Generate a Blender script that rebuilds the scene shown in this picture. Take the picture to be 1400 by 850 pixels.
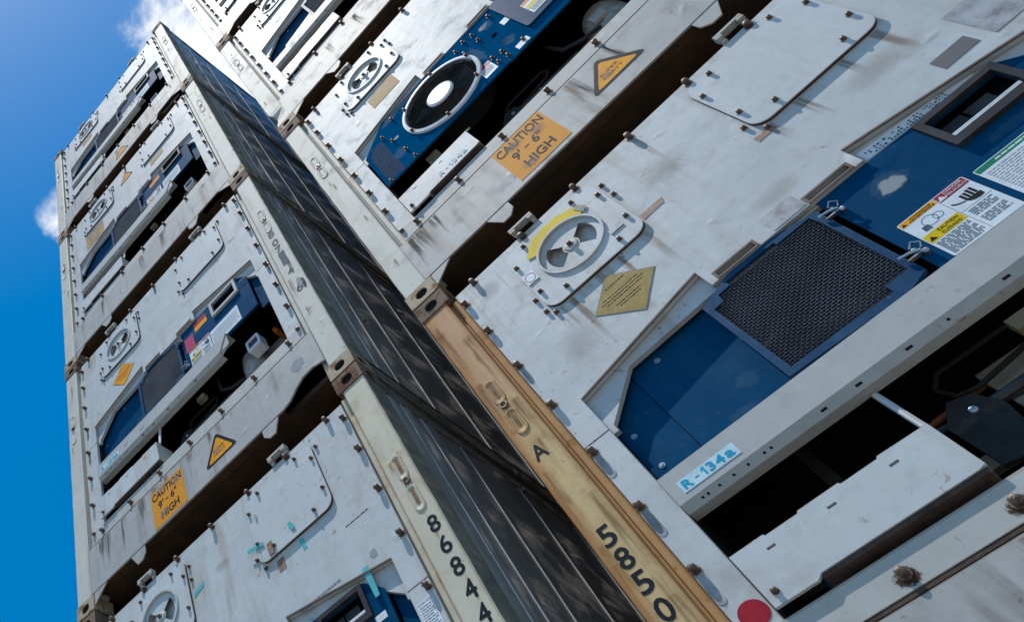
import bpy, bmesh, math, random
from mathutils import Vector, Matrix
from mathutils.geometry import tessellate_polygon

for o in list(bpy.data.objects): bpy.data.objects.remove(o)
scene = bpy.context.scene
COL = scene.collection
R = math.radians
PI = math.pi

# ------------------------------------------------------------------ camera
CAM = Vector((1.04534, -2.83725, -3.99980))
RIGHT = Vector((0.5995963997, 0.7997218448, -0.0304816068))
DOWN = Vector((-0.7028411194, 0.5079793255, -0.4979672337))
FWD = Vector((-0.3827512487, 0.3200030871, 0.8666599713))
cd = bpy.data.cameras.new("camera")
cam = bpy.data.objects.new("camera", cd)
COL.objects.link(cam)
M = Matrix((RIGHT, -DOWN, -FWD)).transposed().to_4x4()
M.translation = CAM
cam.matrix_world = M
cd.sensor_fit = 'HORIZONTAL'
cd.sensor_width = 36.0
cd.lens = 36.0 * 1231.74 / 1400.0
cd.shift_x = (700 - 93.18) / 1400.0
cd.shift_y = (444.28 - 425) / 1400.0
cd.clip_start = 0.05
cd.clip_end = 5000
scene.camera = cam

# ------------------------------------------------------------------ sky, sun, exposure
SUN_EL = 75.5
world = bpy.data.worlds.new("World")
scene.world = world
world.use_nodes = True
wn, wl = world.node_tree.nodes, world.node_tree.links
wn.clear()


def node(nt, typ, **kw):
    n = nt.nodes.new(typ)
    for k, v in kw.items():
        if k.startswith('in_'):
            n.inputs[int(k[3:])].default_value = v
        else:
            setattr(n, k, v)
    return n


def world_setup():
    nt = world.node_tree
    out = node(nt, 'ShaderNodeOutputWorld')
    bg = node(nt, 'ShaderNodeBackground')
    bg.inputs[1].default_value = 0.13
    sky = node(nt, 'ShaderNodeTexSky', sky_type='NISHITA', sun_disc=False)
    sky.sun_elevation = R(SUN_EL)
    sky.sun_rotation = R(176)
    sky.air_density = 1.0
    sky.dust_density = 0.62
    sky.ozone_density = 3.0
    hs = node(nt, 'ShaderNodeHueSaturation')
    hs.inputs['Saturation'].default_value = 1.55
    hs.inputs['Hue'].default_value = 0.491
    hs.inputs['Value'].default_value = 1.28
    wl.new(sky.outputs[0], hs.inputs['Color'])
    # scattered fair-weather clouds, denser in a few banks
    tc = node(nt, 'ShaderNodeTexCoord')
    n1 = node(nt, 'ShaderNodeTexNoise')
    n1.inputs['Scale'].default_value = 9.0
    n1.inputs['Detail'].default_value = 9.0
    n1.inputs['Roughness'].default_value = 0.62
    n1.inputs['Distortion'].default_value = 0.4
    wl.new(tc.outputs['Generated'], n1.inputs['Vector'])

    def bank(direction, inner, outer):
        d = Vector(direction).normalized()
        dot = node(nt, 'ShaderNodeVectorMath', operation='DOT_PRODUCT')
        dot.inputs[1].default_value = d
        wl.new(tc.outputs['Generated'], dot.inputs[0])
        mr = node(nt, 'ShaderNodeMapRange', interpolation_type='SMOOTHSTEP')
        mr.inputs[1].default_value = math.cos(R(outer))
        mr.inputs[2].default_value = math.cos(R(inner))
        wl.new(dot.outputs['Value'], mr.inputs[0])
        return mr.outputs[0]
    banks = [bank((-0.020, 0.285, 0.958), 2.5, 11.0), bank((-0.300, 0.250, 0.922), 0.3, 3.2),
             bank((-0.5, -0.65, 0.55), 3, 16), bank((0.75, 0.55, 0.35), 3, 14)]
    s = banks[0]
    for b in banks[1:]:
        mx = node(nt, 'ShaderNodeMath', operation='MAXIMUM')
        wl.new(s, mx.inputs[0]); wl.new(b, mx.inputs[1])
        s = mx.outputs[0]
    ma = node(nt, 'ShaderNodeMath', operation='MULTIPLY_ADD')
    ma.inputs[1].default_value = 0.40
    wl.new(s, ma.inputs[0]); wl.new(n1.outputs[0], ma.inputs[2])
    cr = node(nt, 'ShaderNodeMapRange', interpolation_type='SMOOTHSTEP')
    cr.inputs[1].default_value = 0.74
    cr.inputs[2].default_value = 0.98
    wl.new(ma.outputs[0], cr.inputs[0])
    mix = node(nt, 'ShaderNodeMix', data_type='RGBA')
    wl.new(cr.outputs[0], mix.inputs[0])
    wl.new(hs.outputs[0], mix.inputs[6])
    mix.inputs[7].default_value = (8.0, 8.2, 8.4, 1)
    wl.new(mix.outputs[2], bg.inputs[0])
    wl.new(bg.outputs[0], out.inputs[0])


world_setup()
sd = bpy.data.lights.new("sun", 'SUN')
sun = bpy.data.objects.new("sun", sd)
COL.objects.link(sun)
sd.energy = 4.6
sd.angle = R(0.5)
sd.color = (1.0, 0.96, 0.90)
sun.rotation_euler = (R(90 - SUN_EL), 0, R(4.0))
sun.location = (0, -20, 40)
scene.view_settings.view_transform = 'Standard'
scene.view_settings.look = 'None'
scene.view_settings.exposure = 0.0
scene.view_settings.gamma = 1.0
scene.view_settings.use_curve_mapping = False

# ------------------------------------------------------------------ materials
MATS = {}


def new_mat(name):
    m = bpy.data.materials.new(name)
    m.use_nodes = True
    nt = m.node_tree
    nt.nodes.clear()
    out = node(nt, 'ShaderNodeOutputMaterial')
    b = node(nt, 'ShaderNodeBsdfPrincipled')
    nt.links.new(b.outputs[0], out.inputs[0])
    MATS[name] = m
    return m, nt, b


def mixc(nt, fac, a, b, blend='MIX'):
    mx = node(nt, 'ShaderNodeMix', data_type='RGBA', blend_type=blend)
    for sock, v in ((mx.inputs[0], fac), (mx.inputs[6], a), (mx.inputs[7], b)):
        if isinstance(v, (int, float)):
            sock.default_value = v
        elif isinstance(v, tuple):
            sock.default_value = (*v, 1) if len(v) == 3 else v
        else:
            nt.links.new(v, sock)
    return mx.outputs[2]


def math_(nt, op, a, b=None, c=None):
    n = node(nt, 'ShaderNodeMath', operation=op)
    for i, v in enumerate((a, b, c)):
        if v is None: continue
        if isinstance(v, (int, float)): n.inputs[i].default_value = v
        else: nt.links.new(v, n.inputs[i])
    return n.outputs[0]


def smooth(nt, v, lo, hi, to0=0.0, to1=1.0):
    n = node(nt, 'ShaderNodeMapRange', interpolation_type='SMOOTHSTEP')
    nt.links.new(v, n.inputs[0])
    n.inputs[1].default_value = lo; n.inputs[2].default_value = hi
    n.inputs[3].default_value = to0; n.inputs[4].default_value = to1
    return n.outputs[0]


def coords(nt):
    """object coordinates shifted by a per-container seed, so no two containers wear alike"""
    tc = node(nt, 'ShaderNodeTexCoord')
    at = node(nt, 'ShaderNodeAttribute', attribute_type='OBJECT', attribute_name='seed')
    sc = node(nt, 'ShaderNodeVectorMath', operation='SCALE')
    sc.inputs[0].default_value = (3.17, 1.73, 5.31)
    nt.links.new(at.outputs['Fac'], sc.inputs['Scale'])
    ad = node(nt, 'ShaderNodeVectorMath', operation='ADD')
    nt.links.new(tc.outputs['Object'], ad.inputs[0])
    nt.links.new(sc.outputs[0], ad.inputs[1])
    return ad.outputs[0]


def noise(nt, vec, scale, detail=6, rough=0.6, dist=0.0, stretch=None):
    if stretch:
        mp = node(nt, 'ShaderNodeMapping')
        mp.inputs['Scale'].default_value = stretch
        nt.links.new(vec, mp.inputs[0]); vec = mp.outputs[0]
    n = node(nt, 'ShaderNodeTexNoise')
    n.inputs['Scale'].default_value = scale
    n.inputs['Detail'].default_value = detail
    n.inputs['Roughness'].default_value = rough
    n.inputs['Distortion'].default_value = dist
    nt.links.new(vec, n.inputs['Vector'])
    return n.outputs[0]


def edge_mask(nt, radius):
    bv = node(nt, 'ShaderNodeBevel', samples=4)
    bv.inputs[0].default_value = radius
    ge = node(nt, 'ShaderNodeNewGeometry')
    dp = node(nt, 'ShaderNodeVectorMath', operation='DOT_PRODUCT')
    nt.links.new(bv.outputs[0], dp.inputs[0]); nt.links.new(ge.outputs['True Normal'], dp.inputs[1])
    return smooth(nt, math_(nt, 'SUBTRACT', 1.0, dp.outputs['Value']), 0.01, 0.22)


def paint(name, base, dirt=(0.25, 0.22, 0.17), dirt_amt=0.35, streak=0.35, rust=0.3, rust_col=(0.16, 0.07, 0.035),
          rough=0.42, dent=0.25, edge=0.008, edge_amt=0.8, spec=0.13, rust_scale=5.0, tint=None, head=None):
    m, nt, b = new_mat(name)
    v = coords(nt)
    big = noise(nt, v, 1.6, 7, 0.6, 0.3)
    mid = noise(nt, v, 6.0, 8, 0.65, 0.2)
    fine = noise(nt, v, 60.0, 4, 0.6)
    strk = noise(nt, v, 1.0, 5, 0.55, 0.3, (13, 13, 0.9))
    strk2 = noise(nt, v, 1.0, 5, 0.6, 0.2, (48, 48, 1.6))
    # base with slow shifts of tone
    c = mixc(nt, smooth(nt, big, 0.35, 0.68), tuple(x * 0.90 for x in base), base)
    if tint:
        c = mixc(nt, smooth(nt, mid, 0.45, 0.72, 0, 0.8), c, tint)
    if head:
        tco = node(nt, 'ShaderNodeTexCoord')
        sx = node(nt, 'ShaderNodeSeparateXYZ')
        nt.links.new(tco.outputs['Object'], sx.inputs[0])
        hz = math_(nt, 'ADD', sx.outputs[2], math_(nt, 'MULTIPLY', mid, 1.1))
        c = mixc(nt, smooth(nt, hz, 2.15, 3.0, 0, 0.92), c, head)
        eu = math_(nt, 'ADD', sx.outputs[0], math_(nt, 'MULTIPLY', mid, 0.11))
        c = mixc(nt, smooth(nt, eu, 0.125, 0.065, 0, 0.92), c, (0.40, 0.18, 0.055))
        e2 = math_(nt, 'SUBTRACT', sx.outputs[0], math_(nt, 'MULTIPLY', mid, 0.09))
        c = mixc(nt, smooth(nt, e2, 0.085, 0.125, 0, 0.75), c, (0.42, 0.21, 0.07))
    # rain streaks and grime
    ms = math_(nt, 'MULTIPLY', smooth(nt, strk, 0.46, 0.72), smooth(nt, big, 0.42, 0.62))
    c = mixc(nt, math_(nt, 'MULTIPLY', ms, streak), c, dirt)
    ms2 = math_(nt, 'MULTIPLY', smooth(nt, strk2, 0.56, 0.74), smooth(nt, big, 0.50, 0.66))
    c = mixc(nt, math_(nt, 'MULTIPLY', ms2, streak * 0.7), c, tuple(x * 0.7 for x in dirt))
    md = smooth(nt, mid, 0.50, 0.78)
    c = mixc(nt, math_(nt, 'MULTIPLY', md, dirt_amt * 0.8), c, dirt)
    blot = smooth(nt, noise(nt, v, 2.6, 9, 0.7, 0.8), 0.52, 0.74)
    c = mixc(nt, math_(nt, 'MULTIPLY', blot, dirt_amt * 0.85), c, tuple(0.5 * (x + y) for x, y in zip(dirt, base)))
    mott = noise(nt, v, 22.0, 5, 0.65, 0.3)
    c = mixc(nt, smooth(nt, mott, 0.45, 0.70, 0, 0.30), c, tuple(x * 0.72 for x in base))
    chip = math_(nt, 'MULTIPLY', smooth(nt, noise(nt, v, 34.0, 3, 0.5, 0.6), 0.66, 0.70), smooth(nt, noise(nt, v, 1.9, 5, 0.6), 0.44, 0.60))
    c = mixc(nt, math_(nt, 'MULTIPLY', chip, 0.65), c, tuple(0.5 * (x + y) for x, y in zip(rust_col, dirt)))
    # small rust specks
    sp = smooth(nt, fine, 0.67, 0.73)
    c = mixc(nt, math_(nt, 'MULTIPLY', sp, 0.7 * min(1, rust * 2)), c, rust_col)
    # scratches
    scr = noise(nt, v, 1.0, 3, 0.5, 0.0, (9, 9, 160))
    sm = math_(nt, 'MULTIPLY', smooth(nt, scr, 0.68, 0.74), smooth(nt, mid, 0.52, 0.6))
    c = mixc(nt, math_(nt, 'MULTIPLY', sm, 0.35), c, tuple(x * 0.5 for x in base))
    # rust patches and rusty edges
    rn = noise(nt, v, rust_scale, 10, 0.68, 0.5)
    rm = smooth(nt, rn, 0.78 - 0.42 * rust, 0.86 - 0.42 * rust)
    rc = mixc(nt, smooth(nt, fine, 0.35, 0.65), rust_col, tuple(min(1, x * 2.1) for x in rust_col))
    c = mixc(nt, math_(nt, 'MULTIPLY', rm, 0.85), c, rc)
    if edge > 0:
        em = edge_mask(nt, edge)
        en = smooth(nt, math_(nt, 'MULTIPLY_ADD', em, 0.45, rn), 0.70, 0.86)
        em2 = math_(nt, 'MULTIPLY', math_(nt, 'MULTIPLY', en, em), edge_amt)
        c = mixc(nt, em2, c, rust_col)
    nt.links.new(c, b.inputs['Base Color'])
    if edge > 0:
        eg = math_(nt, 'MULTIPLY', em, smooth(nt, mid, 0.38, 0.66, 0.1, 0.75))
        c = mixc(nt, eg, c, tuple(x * 0.8 for x in dirt))
        nt.links.new(c, b.inputs['Base Color'])
    rr = math_(nt, 'MULTIPLY_ADD', md, 0.15, rough + 0.16)
    rr = math_(nt, 'MULTIPLY_ADD', rm, 0.25, rr)
    nt.links.new(rr, b.inputs['Roughness'])
    b.inputs['Specular IOR Level'].default_value = spec
    dn = noise(nt, v, 2.3, 3, 0.5)
    bp = node(nt, 'ShaderNodeBump')
    bp.inputs['Strength'].default_value = dent * 0.6
    bp.inputs['Distance'].default_value = 0.05
    nt.links.new(dn, bp.inputs['Height'])
    dg = smooth(nt, noise(nt, v, 5.0, 2, 0.4, 0.5), 0.66, 0.84)
    b1 = node(nt, 'ShaderNodeBump')
    b1.inputs['Strength'].default_value = min(1.0, dent)
    b1.inputs['Distance'].default_value = 0.018
    nt.links.new(dg, b1.inputs['Height']); nt.links.new(bp.outputs[0], b1.inputs['Normal'])
    b2 = node(nt, 'ShaderNodeBump')
    b2.inputs['Strength'].default_value = 0.12
    b2.inputs['Distance'].default_value = 0.002
    nt.links.new(math_(nt, 'MULTIPLY_ADD', rm, 1.5, fine), b2.inputs['Height'])
    nt.links.new(b1.outputs[0], b2.inputs['Normal'])
    nt.links.new(b2.outputs[0], b.inputs['Normal'])
    return m


def simple(name, col, rough=0.6, metal=0.0, var=0.3, scale=20, spec=0.07, bump=0.0, col2=None, sat=0.5):
    m, nt, b = new_mat(name)
    v = coords(nt)
    n = noise(nt, v, scale, 7, 0.65, 0.2)
    c2 = col2 or tuple(x * (1 - var) for x in col)
    c = mixc(nt, smooth(nt, n, sat - 0.15, sat + 0.2), col, c2)
    nt.links.new(c, b.inputs['Base Color'])
    b.inputs['Roughness'].default_value = rough
    b.inputs['Metallic'].default_value = metal
    b.inputs['Specular IOR Level'].default_value = spec
    if bump:
        bp = node(nt, 'ShaderNodeBump')
        bp.inputs['Strength'].default_value = bump; bp.inputs['Distance'].default_value = 0.01
        nt.links.new(n, bp.inputs['Height']); nt.links.new(bp.outputs[0], b.inputs['Normal'])
    return m


WHITE = (0.495, 0.515, 0.51)
paint('panel_white', WHITE, dirt=(0.29, 0.225, 0.14), dirt_amt=0.58, streak=0.68, rust=0.25, rough=0.40, dent=0.30, edge_amt=0.5)
paint('plate_white', (0.52, 0.54, 0.535), dirt=(0.30, 0.24, 0.16), dirt_amt=0.36, streak=0.5, rust=0.16, rough=0.38, dent=0.16, edge=0.006, edge_amt=0.5)
paint('post_white', (0.55, 0.53, 0.46), dirt=(0.27, 0.22, 0.15), dirt_amt=0.5, streak=0.55, rust=0.34, rough=0.45, dent=0.15, edge=0.012, edge_amt=0.8)
paint('post_cream', (0.56, 0.51, 0.39), dirt=(0.33, 0.22, 0.09), dirt_amt=0.45, streak=0.6, rust=0.36, rust_col=(0.24, 0.12, 0.045), rough=0.48, dent=0.12, edge=0.02, edge_amt=0.9, tint=(0.44, 0.36, 0.22))
paint('post_rusty', (0.58, 0.415, 0.20), dirt=(0.30, 0.14, 0.05), dirt_amt=0.75, streak=0.9, rust=0.46, rust_col=(0.22, 0.085, 0.03), rough=0.55, dent=0.15, edge=0.035, edge_amt=1.0, tint=(0.44, 0.26, 0.12), head=(0.50, 0.27, 0.15))
paint('sill_white', (0.40, 0.39, 0.365), dirt=(0.15, 0.125, 0.10), dirt_amt=0.45, streak=0.85, rust=0.18, rough=0.42, dent=0.22, edge=0.010, edge_amt=1.0)
paint('ledge_white', (0.445, 0.44, 0.405), dirt=(0.28, 0.24, 0.17), dirt_amt=0.3, streak=0.45, rust=0.22, rough=0.45, dent=0.12, edge=0.008, edge_amt=0.8)
paint('beam_grey', (0.41, 0.415, 0.40), dirt=(0.25, 0.24, 0.21), dirt_amt=0.2, streak=0.25, rust=0.1, rough=0.42, dent=0.18, edge=0.004, edge_amt=0.5)
paint('casting_rusty', (0.20, 0.14, 0.10), dirt=(0.08, 0.05, 0.035), dirt_amt=0.7, streak=0.5, rust=0.62, rust_col=(0.075, 0.034, 0.022), rough=0.65, dent=0.3, edge=0.012, edge_amt=0.5, rust_scale=7)
paint('casting_cream', (0.40, 0.33, 0.23), dirt=(0.17, 0.10, 0.055), dirt_amt=0.9, streak=0.6, rust=0.60, rough=0.55, dent=0.25, edge=0.012, rust_scale=9)
paint('blue_panel', (0.0006, 0.052, 0.130), dirt=(0.016, 0.085, 0.15), dirt_amt=0.4, streak=0.25, rust=0.03, rough=0.22, spec=0.02, dent=0.08, edge=0.003, edge_amt=0.3)
paint('blue_frame', (0.0, 0.078, 0.190), spec=0.0, dirt=(0.006, 0.038, 0.085), dirt_amt=0.9, streak=0.2, rust=0.10, rough=0.4, dent=0.2, edge=0.004, edge_amt=0.4)
paint('door_blue', (0.0005, 0.048, 0.120), spec=0.06, dirt=(0.05, 0.12, 0.20), dirt_amt=0.8, streak=0.2, rust=0.08, rough=0.4, dent=0.3, edge=0.005, edge_amt=0.4)
paint('side_grey', (0.52, 0.47, 0.42), dirt=(0.30, 0.265, 0.23), dirt_amt=0.5, streak=0.06, rust=0.10, rough=0.20, dent=1.0, edge=0, spec=0.5)
paint('rail_grey', (0.26, 0.23, 0.18), dirt=(0.05, 0.045, 0.035), dirt_amt=0.6, streak=0.4, rust=0.30, rough=0.5, dent=0.5, edge=0, rust_col=(0.08, 0.045, 0.025))
simple('seam_grey', (0.55, 0.55, 0.55), 0.4, 0.0, 0.3, 8)
simple('undercoat', (0.040, 0.030, 0.020), 0.8, 0, 0.5, 5, 0.1, 0.5, (0.085, 0.042, 0.022))
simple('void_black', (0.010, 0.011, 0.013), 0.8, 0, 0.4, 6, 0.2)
simple('rim_brown', (0.15, 0.105, 0.080), 0.7, 0, 0.5, 12, 0.3, 0.3)
simple('gasket', (0.085, 0.055, 0.042), 0.75, 0, 0.5, 15, 0.2, 0.3)
simple('bolt_steel', (0.17, 0.11, 0.075), 0.50, 0.35, 0.6, 60, 0.5, 0.4, (0.060, 0.035, 0.025))
simple('rust_stain', (0.20, 0.11, 0.045), 0.7, 0, 0.5, 30, 0.2, 0.3)
simple('stain_shadow_grey', (0.19, 0.19, 0.185), 0.6, 0, 0.35, 12, 0.3, 0.0, (0.36, 0.37, 0.37))  # grey of the painted bolt shadows; as a key it picks grey scuffs
simple('rivet_steel', (0.34, 0.40, 0.45), 0.35, 0.6, 0.4, 60)
simple('bright_steel', (0.55, 0.55, 0.54), 0.3, 0.9, 0.5, 40)
simple('mesh_wire', (0.24, 0.26, 0.30), 0.40, 0.6, 0.7, 5, 0.5, 0, (0.17, 0.18, 0.21))
simple('dark_wire', (0.05, 0.05, 0.05), 0.45, 0.5, 0.5, 30)
simple('machine_grey', (0.34, 0.33, 0.31), 0.6, 0, 0.5, 5, 0.4, 0.2)
simple('machine_dark', (0.060, 0.062, 0.066), 0.55, 0.2, 0.5, 6, 0.4, 0.2)
simple('copper_pipe', (0.35, 0.16, 0.08), 0.4, 0.6, 0.5, 14)
simple('cable_black', (0.03, 0.03, 0.03), 0.5, 0, 0.3, 10)
simple('machine_brown', (0.20, 0.15, 0.085), 0.7, 0, 0.5, 8, 0.3, 0.2)
simple('box_white', (0.62, 0.64, 0.65), 0.4, 0, 0.25, 10)
simple('orange_plastic', (0.45, 0.10, 0.02), 0.5, 0, 0.3, 15)
simple('window_frame', (0.048, 0.046, 0.050), 0.5, 0.1, 0.4, 10)
simple('window_glass', (0.004, 0.008, 0.009), 0.08, 0, 0.5, 4, 0.6)
simple('ink_black', (0.012, 0.016, 0.022), 0.6, 0, 0.3, 34, 0.05, 0, (0.26, 0.25, 0.23), 0.78)
simple('ink_navy', (0.020, 0.040, 0.075), 0.6, 0, 0.5, 30, 0.05, 0, (0.10, 0.14, 0.18))
simple('ink_grey', (0.22, 0.23, 0.24), 0.6, 0, 0.3, 60, 0.05)
simple('ink_faint', (0.40, 0.42, 0.42), 0.6, 0, 0.3, 60, 0.05)
simple('ink_cyan', (0.010, 0.33, 0.52), 0.5, 0, 0.2, 30, 0.05)
simple('ink_cyan_faded', (0.26, 0.50, 0.56), 0.5, 0, 0.2, 60, 0.05)
simple('sticker_white', (0.66, 0.70, 0.72), 0.42, 0, 0.12, 20)
simple('sticker_ice', (0.50, 0.66, 0.70), 0.45, 0, 0.15, 20)
simple('sticker_orange', (0.66, 0.265, 0.026), 0.6, 0, 0.3, 9, 0.05, 0, (0.42, 0.20, 0.06), 0.66)
simple('sticker_amber', (0.78, 0.32, 0.012), 0.55, 0, 0.2, 14, 0.05)
simple('sticker_tan', (0.33, 0.235, 0.070), 0.5, 0, 0.25, 30)
simple('sticker_faded', (0.42, 0.25, 0.10), 0.6, 0, 0.3, 12, 0.03, 0, (0.44, 0.32, 0.19))
simple('sticker_red', (0.36, 0.016, 0.030), 0.5, 0, 0.2, 20)
simple('sticker_pink', (0.46, 0.05, 0.13), 0.5, 0, 0.3, 20)
simple('sticker_yellow', (0.68, 0.47, 0.004), 0.5, 0, 0.2, 14)
simple('sticker_green', (0.006, 0.20, 0.11), 0.5, 0, 0.2, 20)
simple('sticker_dark', (0.085, 0.080, 0.080), 0.55, 0, 0.2, 40, 0.4, 0, (0.30, 0.31, 0.31), 0.78)
simple('sticker_brown', (0.22, 0.12, 0.075), 0.6, 0, 0.3, 60, 0.3, 0, (0.40, 0.36, 0.32), 0.62)
simple('sticker_worn', (0.34, 0.36, 0.37), 0.55, 0, 0.4, 16, 0.4, 0, (0.15, 0.14, 0.14))
simple('tape_cyan', (0.10, 0.42, 0.44), 0.45, 0, 0.2, 20)
simple('fan_hub', (0.80, 0.80, 0.80), 0.4, 0, 0.06, 10)
simple('fan_ring', (0.74, 0.74, 0.75), 0.4, 0, 0.15, 10)
simple('chip_grey', (0.36, 0.38, 0.39), 0.5, 0, 0.3, 14)


def concrete():
    m, nt, b = new_mat('yard_concrete')
    v = coords(nt)
    c = mixc(nt, smooth(nt, noise(nt, v, 0.35, 9, 0.65), 0.35, 0.65), (0.17, 0.163, 0.15), (0.25, 0.24, 0.215))
    c = mixc(nt, smooth(nt, noise(nt, v, 2.0, 8, 0.6, 0.5), 0.58, 0.75, 0, 0.6), c, (0.12, 0.115, 0.11))
    nt.links.new(c, b.inputs['Base Color'])
    b.inputs['Roughness'].default_value = 0.85


concrete()

# ------------------------------------------------------------------ mesh helpers (container-local: u right, v inwards, w up)
MESH = {}


def finish(bm, name, mat, key=None, bevel=0.0, seg=1):
    me = bpy.data.meshes.new(name)
    if bevel > 0:
        es = [e for e in bm.edges if len(e.link_faces) == 2 and e.calc_face_angle(0) > 0.6]
        bmesh.ops.bevel(bm, geom=es, offset=bevel, segments=seg, profile=0.5, affect='EDGES', clamp_overlap=True)
    bmesh.ops.recalc_face_normals(bm, faces=bm.faces[:])
    bm.to_mesh(me)
    bm.free()
    for m in (mat if isinstance(mat, (list, tuple)) else [mat]):
        me.materials.append(MATS[m])
    if key: MESH[key] = me
    return me


def bx(bm, u0, u1, v0, v1, w0, w1):
    vs = [bm.verts.new((x, y, z)) for x in (u0, u1) for y in (v0, v1) for z in (w0, w1)]
    for f in ((0, 1, 3, 2), (4, 6, 7, 5), (0, 4, 5, 1), (2, 3, 7, 6), (0, 2, 6, 4), (1, 5, 7, 3)):
        bm.faces.new([vs[i] for i in f])


def sheet(bm, outer, holes=(), v0=0.0, v1=0.02, axis='v', hole_walls=True):
    """flat plate in the (u,w) plane between depths v0 and v1, with holes"""
    polys = [[Vector((p[0], p[1], 0)) for p in outer]] + [[Vector((p[0], p[1], 0)) for p in h] for h in holes]
    tris = tessellate_polygon(polys)
    flat = [p for pl in polys for p in pl]

    def mk(p, d):
        if axis == 'v': return bm.verts.new((p[0], d, p[1]))
        if axis == 'u': return bm.verts.new((d, p[0], p[1]))
        return bm.verts.new((p[0], p[1], d))
    fr = [mk(p, v0) for p in flat]
    bk = [mk(p, v1) for p in flat]
    for t in tris:
        try:
            bm.faces.new([fr[i] for i in t]); bm.faces.new([bk[i] for i in reversed(t)])
        except ValueError:
            pass
    k = 0
    for pl in polys:
        n = len(pl)
        for i in range(n):
            a, b2 = k + i, k + (i + 1) % n
            bm.faces.new((fr[a], fr[b2], bk[b2], bk[a]))
        k += n


def circ(cu, cw, r, n=24, ry=None, a0=0.0, a1=2 * PI, close=True):
    ry = ry or r
    m = n if close else n + 1
    return [(cu + r * math.cos(a0 + (a1 - a0) * i / n), cw + ry * math.sin(a0 + (a1 - a0) * i / n)) for i in range(m)]


def rrect(u0, u1, w0, w1, r, n=5):
    pts = []
    for cx, cy, a in ((u1 - r, w1 - r, 0), (u0 + r, w1 - r, PI / 2), (u0 + r, w0 + r, PI), (u1 - r, w0 + r, 1.5 * PI)):
        for i in range(n + 1):
            t = a + PI / 2 * i / n
            pts.append((cx + r * math.cos(t), cy + r * math.sin(t)))
    return pts


def tube(bm, pts, r, n=6, cap=True):
    pts = [Vector(p) for p in pts]
    rings = []
    for i, p in enumerate(pts):
        d = (pts[min(i + 1, len(pts) - 1)] - pts[max(i - 1, 0)]).normalized()
        a = d.orthogonal().normalized() if i == 0 else (rings_a - d * rings_a.dot(d)).normalized()
        rings_a = a
        b = d.cross(a)
        rr = r[i] if isinstance(r, (list, tuple)) else r
        rings.append([bm.verts.new(p + a * rr * math.cos(2 * PI * k / n) + b * rr * math.sin(2 * PI * k / n)) for k in range(n)])
    for i in range(len(rings) - 1):
        for k in range(n):
            bm.faces.new((rings[i][k], rings[i][(k + 1) % n], rings[i + 1][(k + 1) % n], rings[i + 1][k]))
    if cap:
        bm.faces.new(rings[0]); bm.faces.new(rings[-1])


def lathe_v(bm, cu, cw, prof, n=12, rot=0.0):
    """profile of (radius, v) turned about an axis along v"""
    rings = []
    for r, v in prof:
        rings.append([bm.verts.new((cu + r * math.cos(rot + 2 * PI * k / n), v, cw + r * math.sin(rot + 2 * PI * k / n))) for k in range(n)])
    for i in range(len(rings) - 1):
        for k in range(n):
            bm.faces.new((rings[i][k], rings[i][(k + 1) % n], rings[i + 1][(k + 1) % n], rings[i + 1][k]))
    bm.faces.new(rings[0]); bm.faces.new(rings[-1])


def part(name, me, parent, mat=None, loc=None, label=None):
    o = bpy.data.objects.new(name, me)
    COL.objects.link(o)
    o.parent = parent
    if loc: o.location = loc
    root = parent
    while root.parent: root = root.parent
    o['seed'] = float(root.get('seed', 0.0)) + (0.0 if not loc else (loc[0] * 7.1 + loc[2] * 3.3))
    if mat:
        o.material_slots[0].link = 'OBJECT'
        o.material_slots[0].material = MATS[mat]
    if label: o['label'] = label
    if name in ('small_print', 'serial_print', 'punched_holes', 'wire_mesh', 'fan_grille', 'bolt_holes'): o['kind'] = 'stuff'
    return o


def mk(key, builder, name, mat, bevel=0.0, seg=1):
    if key not in MESH:
        bm = bmesh.new()
        builder(bm)
        finish(bm, name, mat, key, bevel, seg)
    return MESH[key]


# text as flat lettering geometry ------------------------------------------------
TEXT = {}


def text_mesh(s, mat, bold=0.0):
    k = (s, mat, bold)
    if k in TEXT: return TEXT[k]
    cu = bpy.data.curves.new('lettering', 'FONT')
    cu.body = s
    cu.size = 1.0
    cu.fill_mode = 'FRONT'
    cu.resolution_u = 3
    ob = bpy.data.objects.new('tmp', cu)
    COL.objects.link(ob)
    dg = bpy.context.evaluated_depsgraph_get()
    me = bpy.data.meshes.new_from_object(ob.evaluated_get(dg))
    bpy.data.objects.remove(ob)
    if bold > 0:
        bmt = bmesh.new()
        for k, (dx, dy) in enumerate(((0, 0), (bold, 0), (-bold, 0), (0, bold), (0, -bold))):
            n0 = len(bmt.verts)
            bmt.from_mesh(me)
            bmt.verts.ensure_lookup_table()
            for q in range(n0, len(bmt.verts)):
                bmt.verts[q].co += Vector((dx, dy, k * 0.00012))
        bmt.to_mesh(me); bmt.free()
    xs = [v.co.x for v in me.vertices]; ys = [v.co.y for v in me.vertices]
    x0, x1, y0, y1 = min(xs), max(xs), min(ys), max(ys)
    for v in me.vertices:
        v.co = ((v.co.x - x0) / (x1 - x0) - 0.5, -v.co.z, (v.co.y - y0) / (y1 - y0) - 0.5)
    me.materials.clear()
    me.materials.append(MATS[mat])
    me.name = 'lettering'
    TEXT[k] = me
    return me


def letter(parent, s, u0, u1, w0, w1, v, mat='ink_black', bold=0.0, rot=0.0, name='lettering'):
    """lettering filling the box u0..u1 x w0..w1, turned by rot in the face plane"""
    o = part(name, text_mesh(s, mat, bold), parent)
    o.location = ((u0 + u1) / 2, v, (w0 + w1) / 2)
    o.scale = (u1 - u0, 1, w1 - w0)
    o.rotation_euler = (0, -rot, 0)
    return o


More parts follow.
